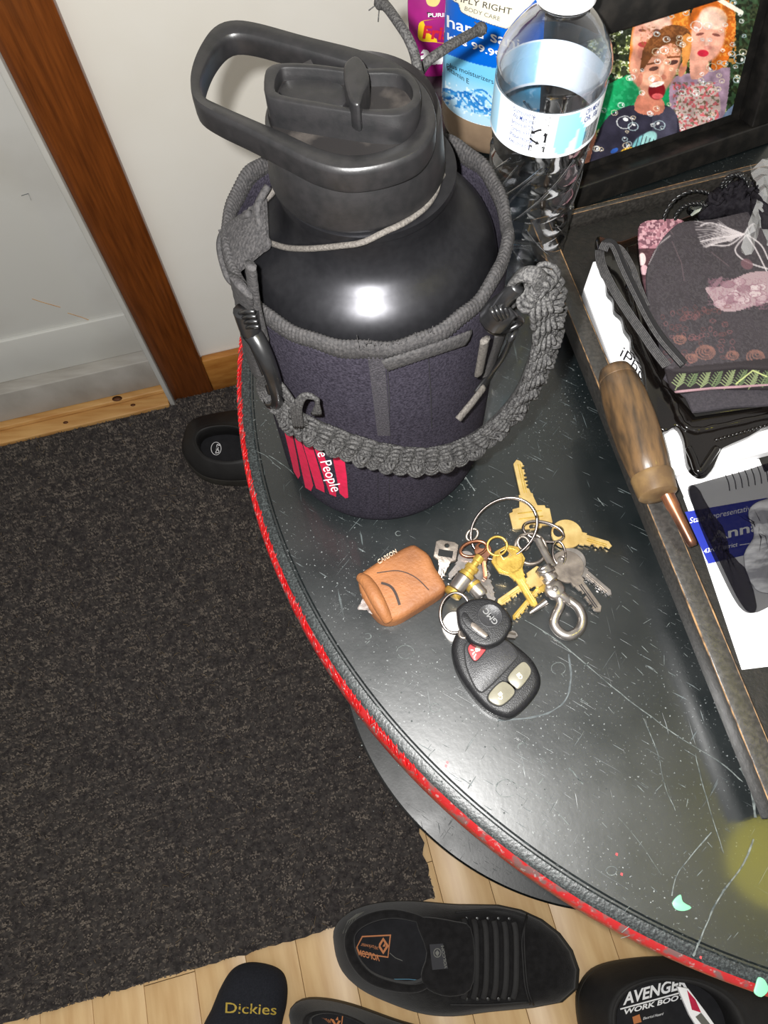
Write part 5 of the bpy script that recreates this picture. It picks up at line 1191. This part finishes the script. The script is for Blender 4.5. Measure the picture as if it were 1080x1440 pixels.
sring('split_ring', (786, 778), 9, 16, TZ + .006, 'small steel ring at the bow of the dull round key', .0007, 0, 10)
sring('split_ring', (746, 772), 22, 20, TZ + .006, 'rose-tinted steel ring behind the swivel clip', .0011, 0, 12, m=M['steeld'])
sring('split_ring', (699, 768), 14, 12, TZ + .013, 'thin brass ring through the bright brass key', .0007, 20, 15, m=M['brassd'])
sring('split_ring', (666, 772), 19, 10, TZ + .012, 'flat copper-toned ring through the dark square key', .0010, 12, 6, m=M['copper'])
sring('split_ring', (640, 862), 21, 27, TZ + .012, 'steel split ring joining the car key and the remote', .00085, -12, 12)
# chain links between
for c_, rx_, ry_, rt, lb_ in (((664, 752), 9, 6, 40, 'small dark link left of the bunch, nearer the leather pouch'), ((736, 764), 9, 7, 110, 'small dark link left of the swivel clip')): sring('ring_link', c_, rx_, ry_, TZ + .008, lb_, .0009, rt, 20, m=M['steeld'], coils=1)
# plunger fitting
pf = thing('plunger_fitting', P(655, 808, TZ), 'brass and chrome plunger-shaped fitting hanging on the key bunch', 'charm')
a_, b_ = P(676, 782, TZ + .013), P(634, 838, TZ + .009)
axlathe('brass_plunger', a_, b_, [(0, .0022), (.02, .0030), (.14, .0030), (.16, .0022), (.24, .0022), (.26, .0042), (.34, .0044), (.36, .0036), (.42, .0036), (.44, .0047), (.52, .0047)], M['brassd'], pf)
axlathe('chrome_barrel', a_, b_, [(.525, .0042), (.54, .0050), (.84, .0050), (.86, .0042)], M['steel'], pf)
axlathe('end_ring', a_, b_, [(.865, .0046), (.88, .0056), (.97, .0056), (1, .0044)], M['brassd'], pf)
a_, b_ = P(658, 815, TZ + .005), P(679, 839, TZ + .005)
pf2 = thing('steel_barrel', P(668, 827, TZ), 'short steel barrel lying between the plunger fitting and the wide silver key', 'charm')
axlathe('barrel', a_, b_, [(0, .0030), (.05, .0046), (.9, .0046), (1, .0036)], M['steel'], pf2)
axlathe('barrel_band', a_, b_, [(.3, .0047), (.32, .0050), (.45, .0050), (.47, .0047)], M['brassd'], pf2)
# swivel snap clip
sn = thing('swivel_clip', P(780, 845, TZ), 'nickel swivel snap clip at the lower right of the bunch', 'clip')
hz_ = TZ + .0062
tube('hook', crom([P(a, b, hz_ + c_) for a, b, c_ in ((785, 836, .001), (788, 850, 0), (781, 866, -.001), (779, 878, -.002), (787, 889, -.002), (800, 894, -.002), (814, 886, -.002), (819, 871, -.001), (814, 856, 0), (803, 846, .0005), (794, 842, .001))], 6), lambda t: .0031 - .0006 * abs(t - .5), M['steel'], sn, segs=12)
V, Fc = lathe_vf([(.0052, hz_ - .001), (.0060, hz_), (.0060, hz_ + .0030), (.0050, hz_ + .0040)], 0, 0, 28); q = P(779, 831, hz_); mk('clip_body', [v + Vector((q.x, q.y, 0)) for v in V], Fc, M['steel'], sn)
V, Fc = lathe_vf([(.0018, hz_ + .0041), (.0018, hz_ + .0046), (.0010, hz_ + .0050)], 0, 0, 16); mk('rivet', [v + Vector((q.x, q.y, 0)) for v in V], Fc, M['steel'], sn)
axlathe('thumb_lever', P(768, 846, hz_ + .001), P(745, 862, hz_), [(0, .0022), (.8, .0014), (1, .0008)], M['steel'], sn, 10)
axlathe('gate', P(788, 836, hz_ + .002), P(806, 850, hz_), [(0, .0030), (.9, .0026), (1, .0018)], M['steel'], sn, 12)
sw0, sw1 = P(776, 818, TZ + .010), P(762, 797, TZ + .012)
axlathe('swivel', sw0, sw1, [(0, .0034), (.1, .0052), (.35, .0052), (.36, .0038), (.55, .0038), (.56, .0056), (.9, .0056), (1, .0045)], M['steel'], sn, 24)
bp_ = [P(756, 757, TZ + .011), P(763, 772, TZ + .0125), P(777, 797, TZ + .014)]
V, Fc = tube_vf(crom(bp_, 5), .0025, 8, flat=.35, nrm=Vector((0, 0, 1))); mk('swivel_bar', V, Fc, M['steel'], sn)
V, Fc = tube_vf(crom([P(777, 797, TZ + .014), P(766, 802, TZ + .0165), P(757, 800, TZ + .014)], 5), .0024, 8, flat=.35, nrm=Vector((0, 0, 1))); mk('swivel_bar', V, Fc, M['steel'], sn)

# ---- remote
fz = TZ + .0008; FH = .0105
fo = [(637, 901), (636, 918), (643, 944), (661, 973), (683, 997), (704, 1008), (719, 1009), (737, 997), (755, 975), (760, 957), (754, 938), (741, 921), (711, 897), (689, 883), (670, 879), (655, 881), (644, 888)]
fb_ = thing('car_remote', P(698, 945, TZ), 'black oval car remote with two grey buttons and a red one', 'remote')
fc_ = P(698, 945, fz)
fbody = slab('remote_case', pxs(smooth_px(fo, 4), fz + .007), fz, fz + FH, M['fob'], fb_, bev=.0042, bseg=5)
zt2 = fz + FH
def inset(L_, k): cx_ = sum(a for a, b in L_) / len(L_); cy_ = sum(b for a, b in L_) / len(L_); return [(cx_ + (a - cx_) * k, cy_ + (b - cy_) * k) for a, b in L_]
pan = [(652, 918), (653, 906), (661, 899), (675, 896), (709, 900), (722, 909), (729, 921), (726, 928), (706, 950), (683, 972), (674, 974), (665, 963), (655, 938)]
slab('panel_groove', pxs(smooth_px(pan, 4), zt2), zt2 - .001, zt2 + .00012, M['groove'], fb_)
slab('grip_panel', pxs(smooth_px(inset(pan, .955), 4), zt2), zt2 - .001, zt2 + .0006, M['fobp'], fb_, bev=.0005)
bl = {'lock': [(733, 932), (743, 936), (746, 948), (731, 968), (723, 966), (714, 953)], 'unlock': [(706, 959), (720, 966), (723, 976), (709, 990), (699, 992), (687, 984), (690, 973)], 'red': [(658, 914), (663, 905), (676, 902), (686, 908), (674, 926), (666, 929)]}
for k_, L_ in bl.items():
    slab('button_groove', pxs(smooth_px(inset(L_, 1.12), 4), zt2), zt2 - .001, zt2 + (.00016 if k_ != 'red' else .0007), M['groove'], fb_)
    o = slab(('red_button' if k_ == 'red' else 'remote_button'), pxs(smooth_px(L_, 4), zt2), zt2 - .001, zt2 + (.0012 if k_ != 'red' else .0013), M['redb' if k_ == 'red' else 'fobb'], fb_, bev=.0006)
    if k_ != 'red':
        bz_ = onz(zt2 + .0014); cx_, cy_ = (730, 950) if k_ == 'lock' else (704, 977)
        ux, uy = .70, .71   # icon upright direction follows the case
        T_ = lambda a, b: (cx_ + a * .62 - b * .78, cy_ + a * .78 + b * .62)
        decal('lock_symbol', [T_(-3.4, -3), T_(-3.4, 2.6), T_(1.2, 2.6), T_(1.2, -3)], bz_, M['bcream'], o)
        sh_ = [T_(1.0 + (.0 if k_ == 'lock' else .3) + 4 * math.sin(t), (-0.2 if k_ == 'lock' else 2.4) + 2.6 * math.cos(t)) for t in np.linspace(0, pi, 9)]
        V, Fc = ribbon_vf(sh_, .0005, bz_); mk('lock_symbol', V, Fc, M['bcream'], o, smooth=False)
    else:
        bz_ = onz(zt2 + .0015)
        for q in ([(668, 912), (676, 908), (675, 915), (669, 917)], [(674, 906), (680, 906), (677, 912)], [(664, 919), (667, 916), (668, 917), (665, 921)], [(666, 924), (669, 919), (670, 920), (667, 925)], [(662, 913), (666, 914), (666, 915), (662, 915)]): decal('horn_symbol', q, bz_, M['bcream'], o)
q = P(652, 891, zt2); V, Fc = lathe_vf([(.0035, zt2 - .001), (.0035, zt2 + .0002), (.0027, zt2 + .0009), (.0018, zt2 + .0002)], q.x, q.y, 20); mk('ring_eyelet', V, Fc, M['steeld'], fb_)
# ---- car key head
kh = [(642.6, 864), (643, 856), (654, 847), (670, 842), (689, 843), (704, 851), (715, 864), (719, 875), (718, 883), (711, 897), (700, 906), (684, 911), (665, 906), (654, 893), (645, 880)]
ck = thing('car_key', P(681, 876, TZ), 'black plastic car key head with round badge lying over the remote', 'key')
kz = zt2 + .0016; kb = slab('key_head', pxs(smooth_px(kh, 4), kz + .004), kz, kz + .0066, M['fob'], ck, bev=.0022, bseg=4); kt = kz + .0066
q = P(689, 866, kt)
V, Fc = lathe_vf([(.0072, kt - .0005), (.0072, kt + .0003), (.0068, kt + .0006), (.0064, kt + .0003), (.0001, kt + .0003)], q.x, q.y, 40, False); mk('badge', V, Fc, M['fobp'], ck)
text('lettering', 'GMC', (701, 874.5), (684, 854.5), (-6, 5.2), onz(kt + .0006), mat('grey_raised', (120, 120, 120), rough=.5), ck, bold=.02)
slab('slot_rim', pxs(smooth_px([(650, 864), (655, 862), (664, 873), (687, 893), (686, 899), (679, 898), (659, 884), (650, 872)], 4), kt), kt - .001, kt + .0011, M['fob'], ck, bev=.0005)
slab('slot_insert', pxs(smooth_px([(662, 878), (667, 877), (685, 892), (684, 896), (680, 896), (664, 884)], 3), kt), kt, kt + .0014, M['steeld'], ck, bev=.0002)
axlathe('key_shank', P(711, 893, TZ + .004), P(724, 895, TZ + .003), [(0, .0024), (1, .0022)], M['steel'], ck, 8)
# white tag disc
wt = thing('round_tag', P(632, 884, TZ), 'white worn round tag under the car key head', 'tag')
slab('disc', pxs(smooth_px([(622, 884), (624, 870), (633, 861), (646, 862), (656, 880), (650, 896), (638, 902), (630, 898)], 4), TZ + .003), TZ + .0004, TZ + .0032, mat('worn_white_plastic', (206, 204, 200), (168, 164, 160), 300, .5), wt, bev=.0006)
# ---- leather pouch
lpz = TZ + .0006
lpo = thing('leather_pouch', P(565, 825, TZ), 'small tan leather pouch with a rolled edge and embossed lettering, left of the keys', 'pouch')
lo_ = [(577, 768), (590, 772), (604, 783), (612, 800), (622, 815), (626, 831), (605, 846), (580, 862), (556, 874), (536, 874), (520, 858), (507, 833), (505, 812), (522, 797), (548, 782)]
lbod = slab('leather_body', pxs(smooth_px(lo_, 3), lpz + .008), lpz, lpz + .0125, M['leather'], lpo, bev=.0045, bseg=4, zf=lambda x, y: .0005 * math.sin(x * 260 + y * 120) if True else 0)
tube('rolled_edge', crom([P(a, b, c_) for a, b, c_ in ((507, 812, lpz + .010), (514, 817, lpz + .0135), (523, 830, lpz + .0150), (531, 845, lpz + .0150), (539, 860, lpz + .013), (546, 873, lpz + .009))], 6), lambda t: .0040 * (.75 + .35 * math.sin(pi * t)), M['leather'], lpo, segs=14)
pts_ = []
parts = []
for i in range(8):
    a, b = [(513, 835), (517, 843), (522, 852), (527, 860), (518, 838), (524, 846), (530, 856), (515, 850)][i]; q = P(a, b, lpz + .006); 
    parts.append(axlathe_vf(q, q + Vector((rng.normal(-.004, .002), rng.normal(-.003, .002), rng.normal(.001, .001))), [(0, .0024), (.6, .0022), (1, .0008)], 6))
V, Fc = join(parts); mk('torn_lining', V, Fc, M['lint'], lpo, smooth=False)
ls = onmesh(lbod, .0004)
def seg_ok(L_): return all(ls(*q) is not None for q in L_)
for L_, w in (([(536, 820), (548, 824), (556, 834), (562, 851)], .0010), ([(530, 806), (560, 803), (584, 812), (603, 830)], .0004)):
    pts = [(v.x, v.y) for v in crom([(a, b, 0) for a, b in L_], 6)]; V, Fc = ribbon_vf(pts, w * 1.6, ls); mk('pen_mark', V, Fc, M['leathd'], lpo)
text('lettering', 'CARSON', (533, 794), (559, 778), (-3, -6.5), onmesh(lbod, .0005, fallback=onz(lpz + .010)), mat('pale_embossing', (206, 184, 160), rough=.7), lpo, bold=.01)

# ================================================================ FOOTWEAR
def shoe(name, outl, opn, label, cat, zo=.004, sole_h=.022, rim=.085, toe=.055, inz=.035, m=None, ms=None, mi=None, group=None, n=72, tongue=None, front=(1, 0), rimf=None, bulge=.5):
    """loft from the sole outline up and over to the collar opening, then down to the insole (px traced on the given heights)"""
    o1 = [P(a, b, .02) for a, b in outl]; o2 = [P(a, b, rim) for a, b in opn]
    def resample(L_, k):
        L_ = crom([(p.x, p.y, 0) for p in L_], 6, True); d = [0]
        for i in range(len(L_)): d.append(d[-1] + (L_[(i + 1) % len(L_)] - L_[i]).length)
        out = []
        for i in range(k):
            s = d[-1] * i / k; j = max(q for q in range(len(d) - 1) if d[q] <= s); t = (s - d[j]) / max(d[j + 1] - d[j], 1e-9); out.append(L_[j % len(L_)].lerp(L_[(j + 1) % len(L_)], t))
        return out
    A_ = resample(o1, n); cB = sum(o2, Vector()) / len(o2); cB.z = 0
    # radial matching from the opening centre
    def radial(L_, c, k):
        out = []
        R2 = [(math.atan2(p.y - c.y, p.x - c.x), (Vector((p.x, p.y, 0)) - c).length) for p in L_]
        for i in range(k):
            a = -pi + 2 * pi * i / k; best = 0; dv = Vector((math.cos(a), math.sin(a), 0))
            for j in range(len(L_)):
                p, q = L_[j], L_[(j + 1) % len(L_)]; x1, y1, x2, y2 = p.x - c.x, p.y - c.y, q.x - c.x, q.y - c.y; den = dv.x * (y2 - y1) - dv.y * (x2 - x1)
                if abs(den) < 1e-12: continue
                t = (x1 * (y2 - y1) - y1 * (x2 - x1)) / den; u = (x1 * dv.y - y1 * dv.x) / den
                if t > 0 and -1e-6 <= u <= 1.000001: best = max(best, t)
            out.append(c + dv * best)
        return out
    A_ = radial(A_, cB, n); B_ = radial(resample(o2, n), cB, n)
    R_ = [(a - cB).length for a in A_]; Rm = max(R_)
    root = thing(name, (cB.x, cB.y, zo), label, cat, group)
    def rings(spec):
        V = []
        for g, zfun in spec:
            for i in range(n): v = A_[i].lerp(B_[i], g) if g <= 1 else cB.lerp(B_[i], 2 - g); V.append(Vector((v.x, v.y, zfun(i))))
        return V
    fr_ = [min(1, max(0, ((a - b).length - .02) / .10)) for a, b in zip(A_, B_)]     # how far the vamp runs here
    rz = [rimf(A_[i], B_[i]) if rimf else rim for i in range(n)]
    def solid(nm, spec, m_, closeb=False, closet=False):
        V = rings(spec); k_ = len(spec); Fc = [(i * n + q, i * n + (q + 1) % n, (i + 1) * n + (q + 1) % n, (i + 1) * n + q) for i in range(k_ - 1) for q in range(n)]
        if closeb: Fc.append(tuple(range(n - 1, -1, -1)))
        if closet: Fc.append(tuple((k_ - 1) * n + q for q in range(n)))
        o = mk(nm, V, Fc, m_, root); fixn(o); return o
    solid('sole', [(.02, lambda i: zo), (-.01, lambda i: zo + .002), (-.02, lambda i: zo + sole_h * .5), (-.012, lambda i: zo + sole_h - .002), (.02, lambda i: zo + sole_h)], ms, True, True)
    def zz(g):
        def f(i):
            tz_ = toe; h0 = zo + sole_h; e = fr_[i]
            if e < .05: return h0 + (rz[i] - h0) * min(1, g * 1.15) ** .7
            s = g; prof_ = (tz_ - h0) * min(1, (s / .18)) ** .55 + (rz[i] - tz_) * max(0, (s - .10) / .90) ** 1.15
            flat = h0 + (rz[i] - h0) * min(1, g * 1.15) ** .7
            return flat * (1 - e) + (h0 + prof_) * e
        return f
    gs = [.0, .004, .015, .04, .08, .14, .2, .3, .4, .5, .6, .7, .8, .88, .94]
    upper = solid('upper', [(max(g, .02 + g * .0) if g < .02 else g, zz(g)) for g in gs] + [(.97, lambda i: zz(.97)(i) + .002), (1.0, lambda i: rz[i] + .0025), (1.04, lambda i: rz[i] + .001), (1.08, lambda i: rz[i] - .006), (1.08, lambda i: inz + .006), (1.06, lambda i: inz)], m)
    ins = solid('insole', [(1.03, lambda i: inz), (1.3, lambda i: inz - .001), (1.7, lambda i: inz - .002), (1.97, lambda i: inz - .002)], mi, False, True)
    return root, upper, ins
so = [(469, 1318), (474, 1298), (498, 1279), (535, 1269), (580, 1267), (643, 1272), (710, 1274), (762, 1294), (798, 1328), (813, 1370), (803, 1401), (775, 1411), (746, 1416), (684, 1422), (637, 1428), (591, 1424), (539, 1406), (503, 1387), (478, 1359)]
sop = [(492, 1325), (498, 1306), (520, 1292), (552, 1286), (585, 1292), (606, 1312), (610, 1345), (604, 1376), (585, 1388), (552, 1386), (520, 1374), (500, 1352)]
s1, u1, i1 = shoe('skate_shoe', so, sop, 'whole black suede skate shoe at the bottom centre, toe to the right', 'shoe', m=M['suede'], ms=M['rubber'], mi=M['sole'], rim=.088, toe=.062, inz=.048)
us = onmesh(u1, .0008)
def strap_on(root, surf, L_, w, th, m, name):
    pts = [surf(v.x, v.y) for v in crom([(a, b, 0) for a, b in L_], 7)]; pts = [p for p in pts if p is not None]
    if len(pts) < 3: return
    V, Fc = tube_vf(pts, w, 8, flat=th / w, nrm=up); return mk(name, V, Fc, m, root)
for k in range(6):
    x = 652 + k * 14; strap_on(s1, us, [(x, 1292 + k), (x + 3, 1310), (x + 4, 1345), (x + 3, 1385), (x - 1, 1404)], .0042, .0016, M['suedel'], 'lace')
strap_on(s1, us, [(741, 1290), (734, 1320), (735, 1350), (738, 1385), (745, 1411)], .0012, .001, M['suedel'], 'toe_seam')
strap_on(s1, us, [(640, 1284), (700, 1280), (741, 1290)], .0014, .001, M['suedel'], 'eyestay_edge')
strap_on(s1, us, [(632, 1412), (690, 1412), (744, 1408)], .0014, .001, M['suedel'], 'eyestay_edge')
tng = slab('tongue', pxs(smooth_px([(585, 1296), (600, 1290), (640, 1296), (662, 1305), (668, 1350), (662, 1392), (632, 1402), (602, 1392), (592, 1372), (600, 1340)], 3), .092), .080, .0935, M['suede'], s1, bev=.004, bseg=3)
tsf = onz(.0938)
decal('tongue_patch', [(604, 1328), (623, 1327), (630, 1362), (608, 1364)], onz(.0937), mat('dark_grey_patch', (46, 46, 50), rough=.8), s1)
V, Fc = ribbon_vf([(615 + 5 * math.cos(t), 1340 + 6 * math.sin(t)) for t in np.linspace(0, 2 * pi, 20)], .0010, tsf); mk('emblem_ring', V, Fc, M['inkg'], s1, smooth=False)
decal('emblem', [(612, 1340), (615, 1336), (618, 1340), (615, 1345)], tsf, M['inkg'], s1)
text('lettering', 'VOLCOM', (629, 1362), (624, 1330), (-4, 0), tsf, M['inkg'], s1, bold=.02)
isf = onmesh(i1, .0006, onz(.0475)); isf2 = onmesh(i1, .001, onz(.048))
def volcom_label(root, T_, s1_, s2_):
    decal('size_label', [T_(501, 1332), T_(509, 1316), T_(550, 1314), T_(546, 1347), T_(502, 1341)], s1_, M['orange'], root)
    decal('size_label_panel', [T_(503, 1331), T_(510, 1318), T_(548, 1316), T_(545, 1345), T_(504, 1339)], s2_, M['sole'], root)
    f_ = lambda a, b: s2_(*(T_(a, b))) + Vector((0, 0, .0003))
    text('lettering', 'VOLCOM', (533, 1343), (503, 1335), (1, 9), f_, M['orange'], root, bold=.03)
    text('lettering', 'Workwear', (531, 1330), (507, 1326), (.5, 6), f_, M['orange'], root, shear=.3)
    decal('stone_emblem', [(531, 1330), (539, 1318), (547, 1330), (539, 1342)], f_, M['orange'], root)
    g_ = lambda a, b: f_(a, b) + Vector((0, 0, .0003))
    decal('stone_emblem', [(535, 1330), (539, 1323), (543, 1330), (539, 1337)], g_, M['sole'], root); decal('stone_emblem', [(538, 1331), (541, 1326), (542, 1331)], lambda a, b: g_(a, b) + Vector((0, 0, .0002)), M['orange'], root)
for rr_, zz_ in ((.0042, .0885),):
    cc_ = [P(a, b, zz_) for a, b in ((604, 1300), (585, 1291), (552, 1285), (520, 1291), (498, 1305), (491, 1325), (499, 1352), (520, 1375), (552, 1387), (585, 1390), (604, 1382))]
    tube('padded_collar', crom(cc_, 6), lambda t: .0055 * (.7 + .5 * math.sin(pi * t)), M['suede'], s1, segs=12)
tube('toe_cap_edge', [q for q in [us(v.x, v.y) for v in crom([(741, 1284, 0), (737, 1310, 0), (738, 1350, 0), (742, 1390, 0), (750, 1412, 0)], 6)] if q], .0012, M['suedel'], s1)
for k in range(5):
    for y0 in (1292, 1404):
        q = us(656 + k * 15, y0)
        if q: V, Fc = lathe_vf([(.0026, q.z - .0005), (.0026, q.z + .0006), (.0014, q.z + .0008)], q.x, q.y, 12); mk('eyelet', V, Fc, M['hook'], s1)
volcom_label(s1, lambda a, b: (a, b), isf, isf2)
for L_ in ([(548, 1340), (556, 1347), (566, 1351)], [(554, 1377), (575, 1377), (596, 1379)]): V, Fc = ribbon_vf(L_, .0008, isf2); mk('insole_thread', V, Fc, M['inkg'] if L_[0][1] < 1350 else mat('blue_thread', (50, 120, 150)), s1)
for k in range(4):     # grey stripes of the heel and the side
    V, Fc = ribbon_vf([(483 + k * 3.4, 1313 - k * .5), (490 + k * 3.6, 1296 - k * 1.5), (503 + k * 3, 1286 - k * 1)], .0009, onmesh(u1, .001)); mk('heel_stripe', V, Fc, M['inkg'], s1) if V else None
# mate of that shoe, turned, running out of the frame
T2 = lambda a, b: (400 + (a - 469) * .93 - (b - 1318) * -.20 + 8, 1440 + (a - 469) * .26 + (b - 1318) * .93 - 6)
s2_, u2, i2 = shoe('skate_shoe', [T2(*q) for q in so], [T2(*q) for q in sop], 'second black skate shoe cut off by the bottom edge, left of its mate', 'shoe', m=M['suede'], ms=M['rubber'], mi=M['sole'], rim=.080, toe=.055, inz=.042)
volcom_label(s2_, lambda a, b: (a - 66, b + 103), onmesh(i2, .0006, onz(.043)), onmesh(i2, .001, onz(.0434)))
for k in range(5): strap_on(s2_, onmesh(u2, .0008), [T2(655 + k * 17, 1296), T2(658 + k * 17, 1345), T2(655 + k * 17, 1400)], .0042, .0016, M['suedel'], 'lace')
# sock / slipper with yellow lettering
sk = thing('black_sock', P(350, 1420, .0), 'navy-black knit sock with yellow lettering, crumpled at the bottom edge of the mat', 'sock')
skb = pillow('knit_foot', [(284, 1450), (298, 1418), (312, 1385), (328, 1362), (350, 1353), (378, 1356), (397, 1366), (404, 1385), (403, 1412), (396, 1445), (392, 1500), (330, 1540), (280, 1510)], .012, .030, M['sock'], sk, wob=.0003)
text('lettering', 'Dickies', (317, 1424), (388, 1427), (1, -15), onmesh(skb, .0008, onz(.045)), M['goldink'], sk, bold=.004)
# boot at the lower right
bo_ = [(812, 1405), (815, 1390), (826, 1371), (845, 1358), (880, 1350), (930, 1346), (990, 1350), (1040, 1370), (1090, 1400), (1130, 1470), (1090, 1560), (980, 1600), (880, 1570), (832, 1500), (815, 1440)]
bop = [(862, 1445), (864, 1415), (880, 1392), (912, 1378), (950, 1376), (990, 1384), (1030, 1410), (1050, 1460), (1040, 1520), (980, 1550), (910, 1535), (870, 1490)]
s3, u3, i3 = shoe('work_boot', bo_, bop, 'black work boot with white-lettered insole half under the table at the bottom right', 'boot', m=M['suedel'], ms=M['rubber'], mi=M['sole'], rim=.10, toe=.07, inz=.05)
bs1, bs2 = onmesh(i3, .0008, onz(.051)), onmesh(i3, .0012, onz(.0515))
text('lettering', 'AVENGER', (876, 1413), (966, 1388), (2, -17), bs1, M['white'], s3, bold=.03)
V, Fc = ribbon_vf([(872, 1419), (938, 1401), (960, 1395)], .0016, bs1); mk('insole_line', V, Fc, M['white'], s3, smooth=False)
text('lettering', 'WORK BOOTS', (876, 1427), (968, 1402), (1.5, -7.5), bs1, M['white'], s3, bold=.03)
decal('orange_square', [(889, 1430), (899, 1426), (902, 1437), (891, 1440)], bs1, M['orange'], s3); text('lettering', 'Electrical Hazard', (904, 1434), (932, 1427), (1, -4), bs1, M['white'], s3)
bt = onz(.098)
tgl = slab('tongue_label', pxs([(952, 1387), (968, 1390), (992, 1422), (1010, 1448), (985, 1452), (970, 1428)], .096), .090, .096, M['white'], s3, bev=.001)
decal('label_print', [(966, 1392), (978, 1406), (986, 1424), (973, 1420)], onz(.0963), M['rprint'], s3); decal('label_print', [(986, 1424), (1004, 1447), (994, 1450), (978, 1430)], onz(.0964), M['inkg'], s3)
# clog under the left of the table
cl_ = [(258, 640), (261, 612), (270, 596), (300, 586), (350, 580), (420, 585), (455, 610), (450, 650), (410, 668), (350, 678), (310, 678), (280, 668)]
clp = [(275, 622), (280, 607), (300, 600), (328, 600), (350, 610), (354, 628), (345, 645), (315, 650), (288, 642)]
s4, u4, i4 = shoe('slip_on_clog', cl_, clp, 'black slip-on clog on the mat, toe under the left side of the table', 'shoe', zo=.006, m=M['blackp'] if False else mat('matt_black_clog', (22, 21, 21), (28, 27, 27), 60, .55), ms=M['rubber'], mi=M['sole'], rim=.060, toe=.050, inz=.034)
cs1 = onmesh(i4, .0006, onz(.0345)); V, Fc = ribbon_vf([(304 + 7 * math.cos(t) + 0 * t, 631 + 9 * math.sin(t)) for t in np.linspace(0, 2 * pi, 24)], .0010, cs1); mk('oval_logo', V, Fc, M['white'], s4, smooth=False)
text('lettering', 'Dr.S', (303, 638), (305, 624), (5, 0), cs1, M['white'], s4, bold=.02, shear=.2)

# ---- yellow globe lamp of the room, seen only as a reflection in the table top
L0 = P(1086, 1213, TZ); rdir = (L0 - Vector(CAM)).normalized(); rdir.z = -rdir.z; lc = L0 + rdir * (1.25 / rdir.z)
gl = thing('globe_lamp', lc, 'yellow glass globe lamp hanging above the right side of the table', 'lamp')
V, Fc = lathe_vf([(max(.085 * math.sin(pi * i / 24), .0005), lc.z - .085 * math.cos(pi * i / 24)) for i in range(25)], lc.x, lc.y, 40); mk('glass_globe', V, Fc, mat('yellow_glass', (200, 190, 60), rough=.3, emit=((190, 180, 50), 13)), gl)
tube('lamp_cord', [lc + up * .085, lc + up * .55], .004, M['cap'], gl)
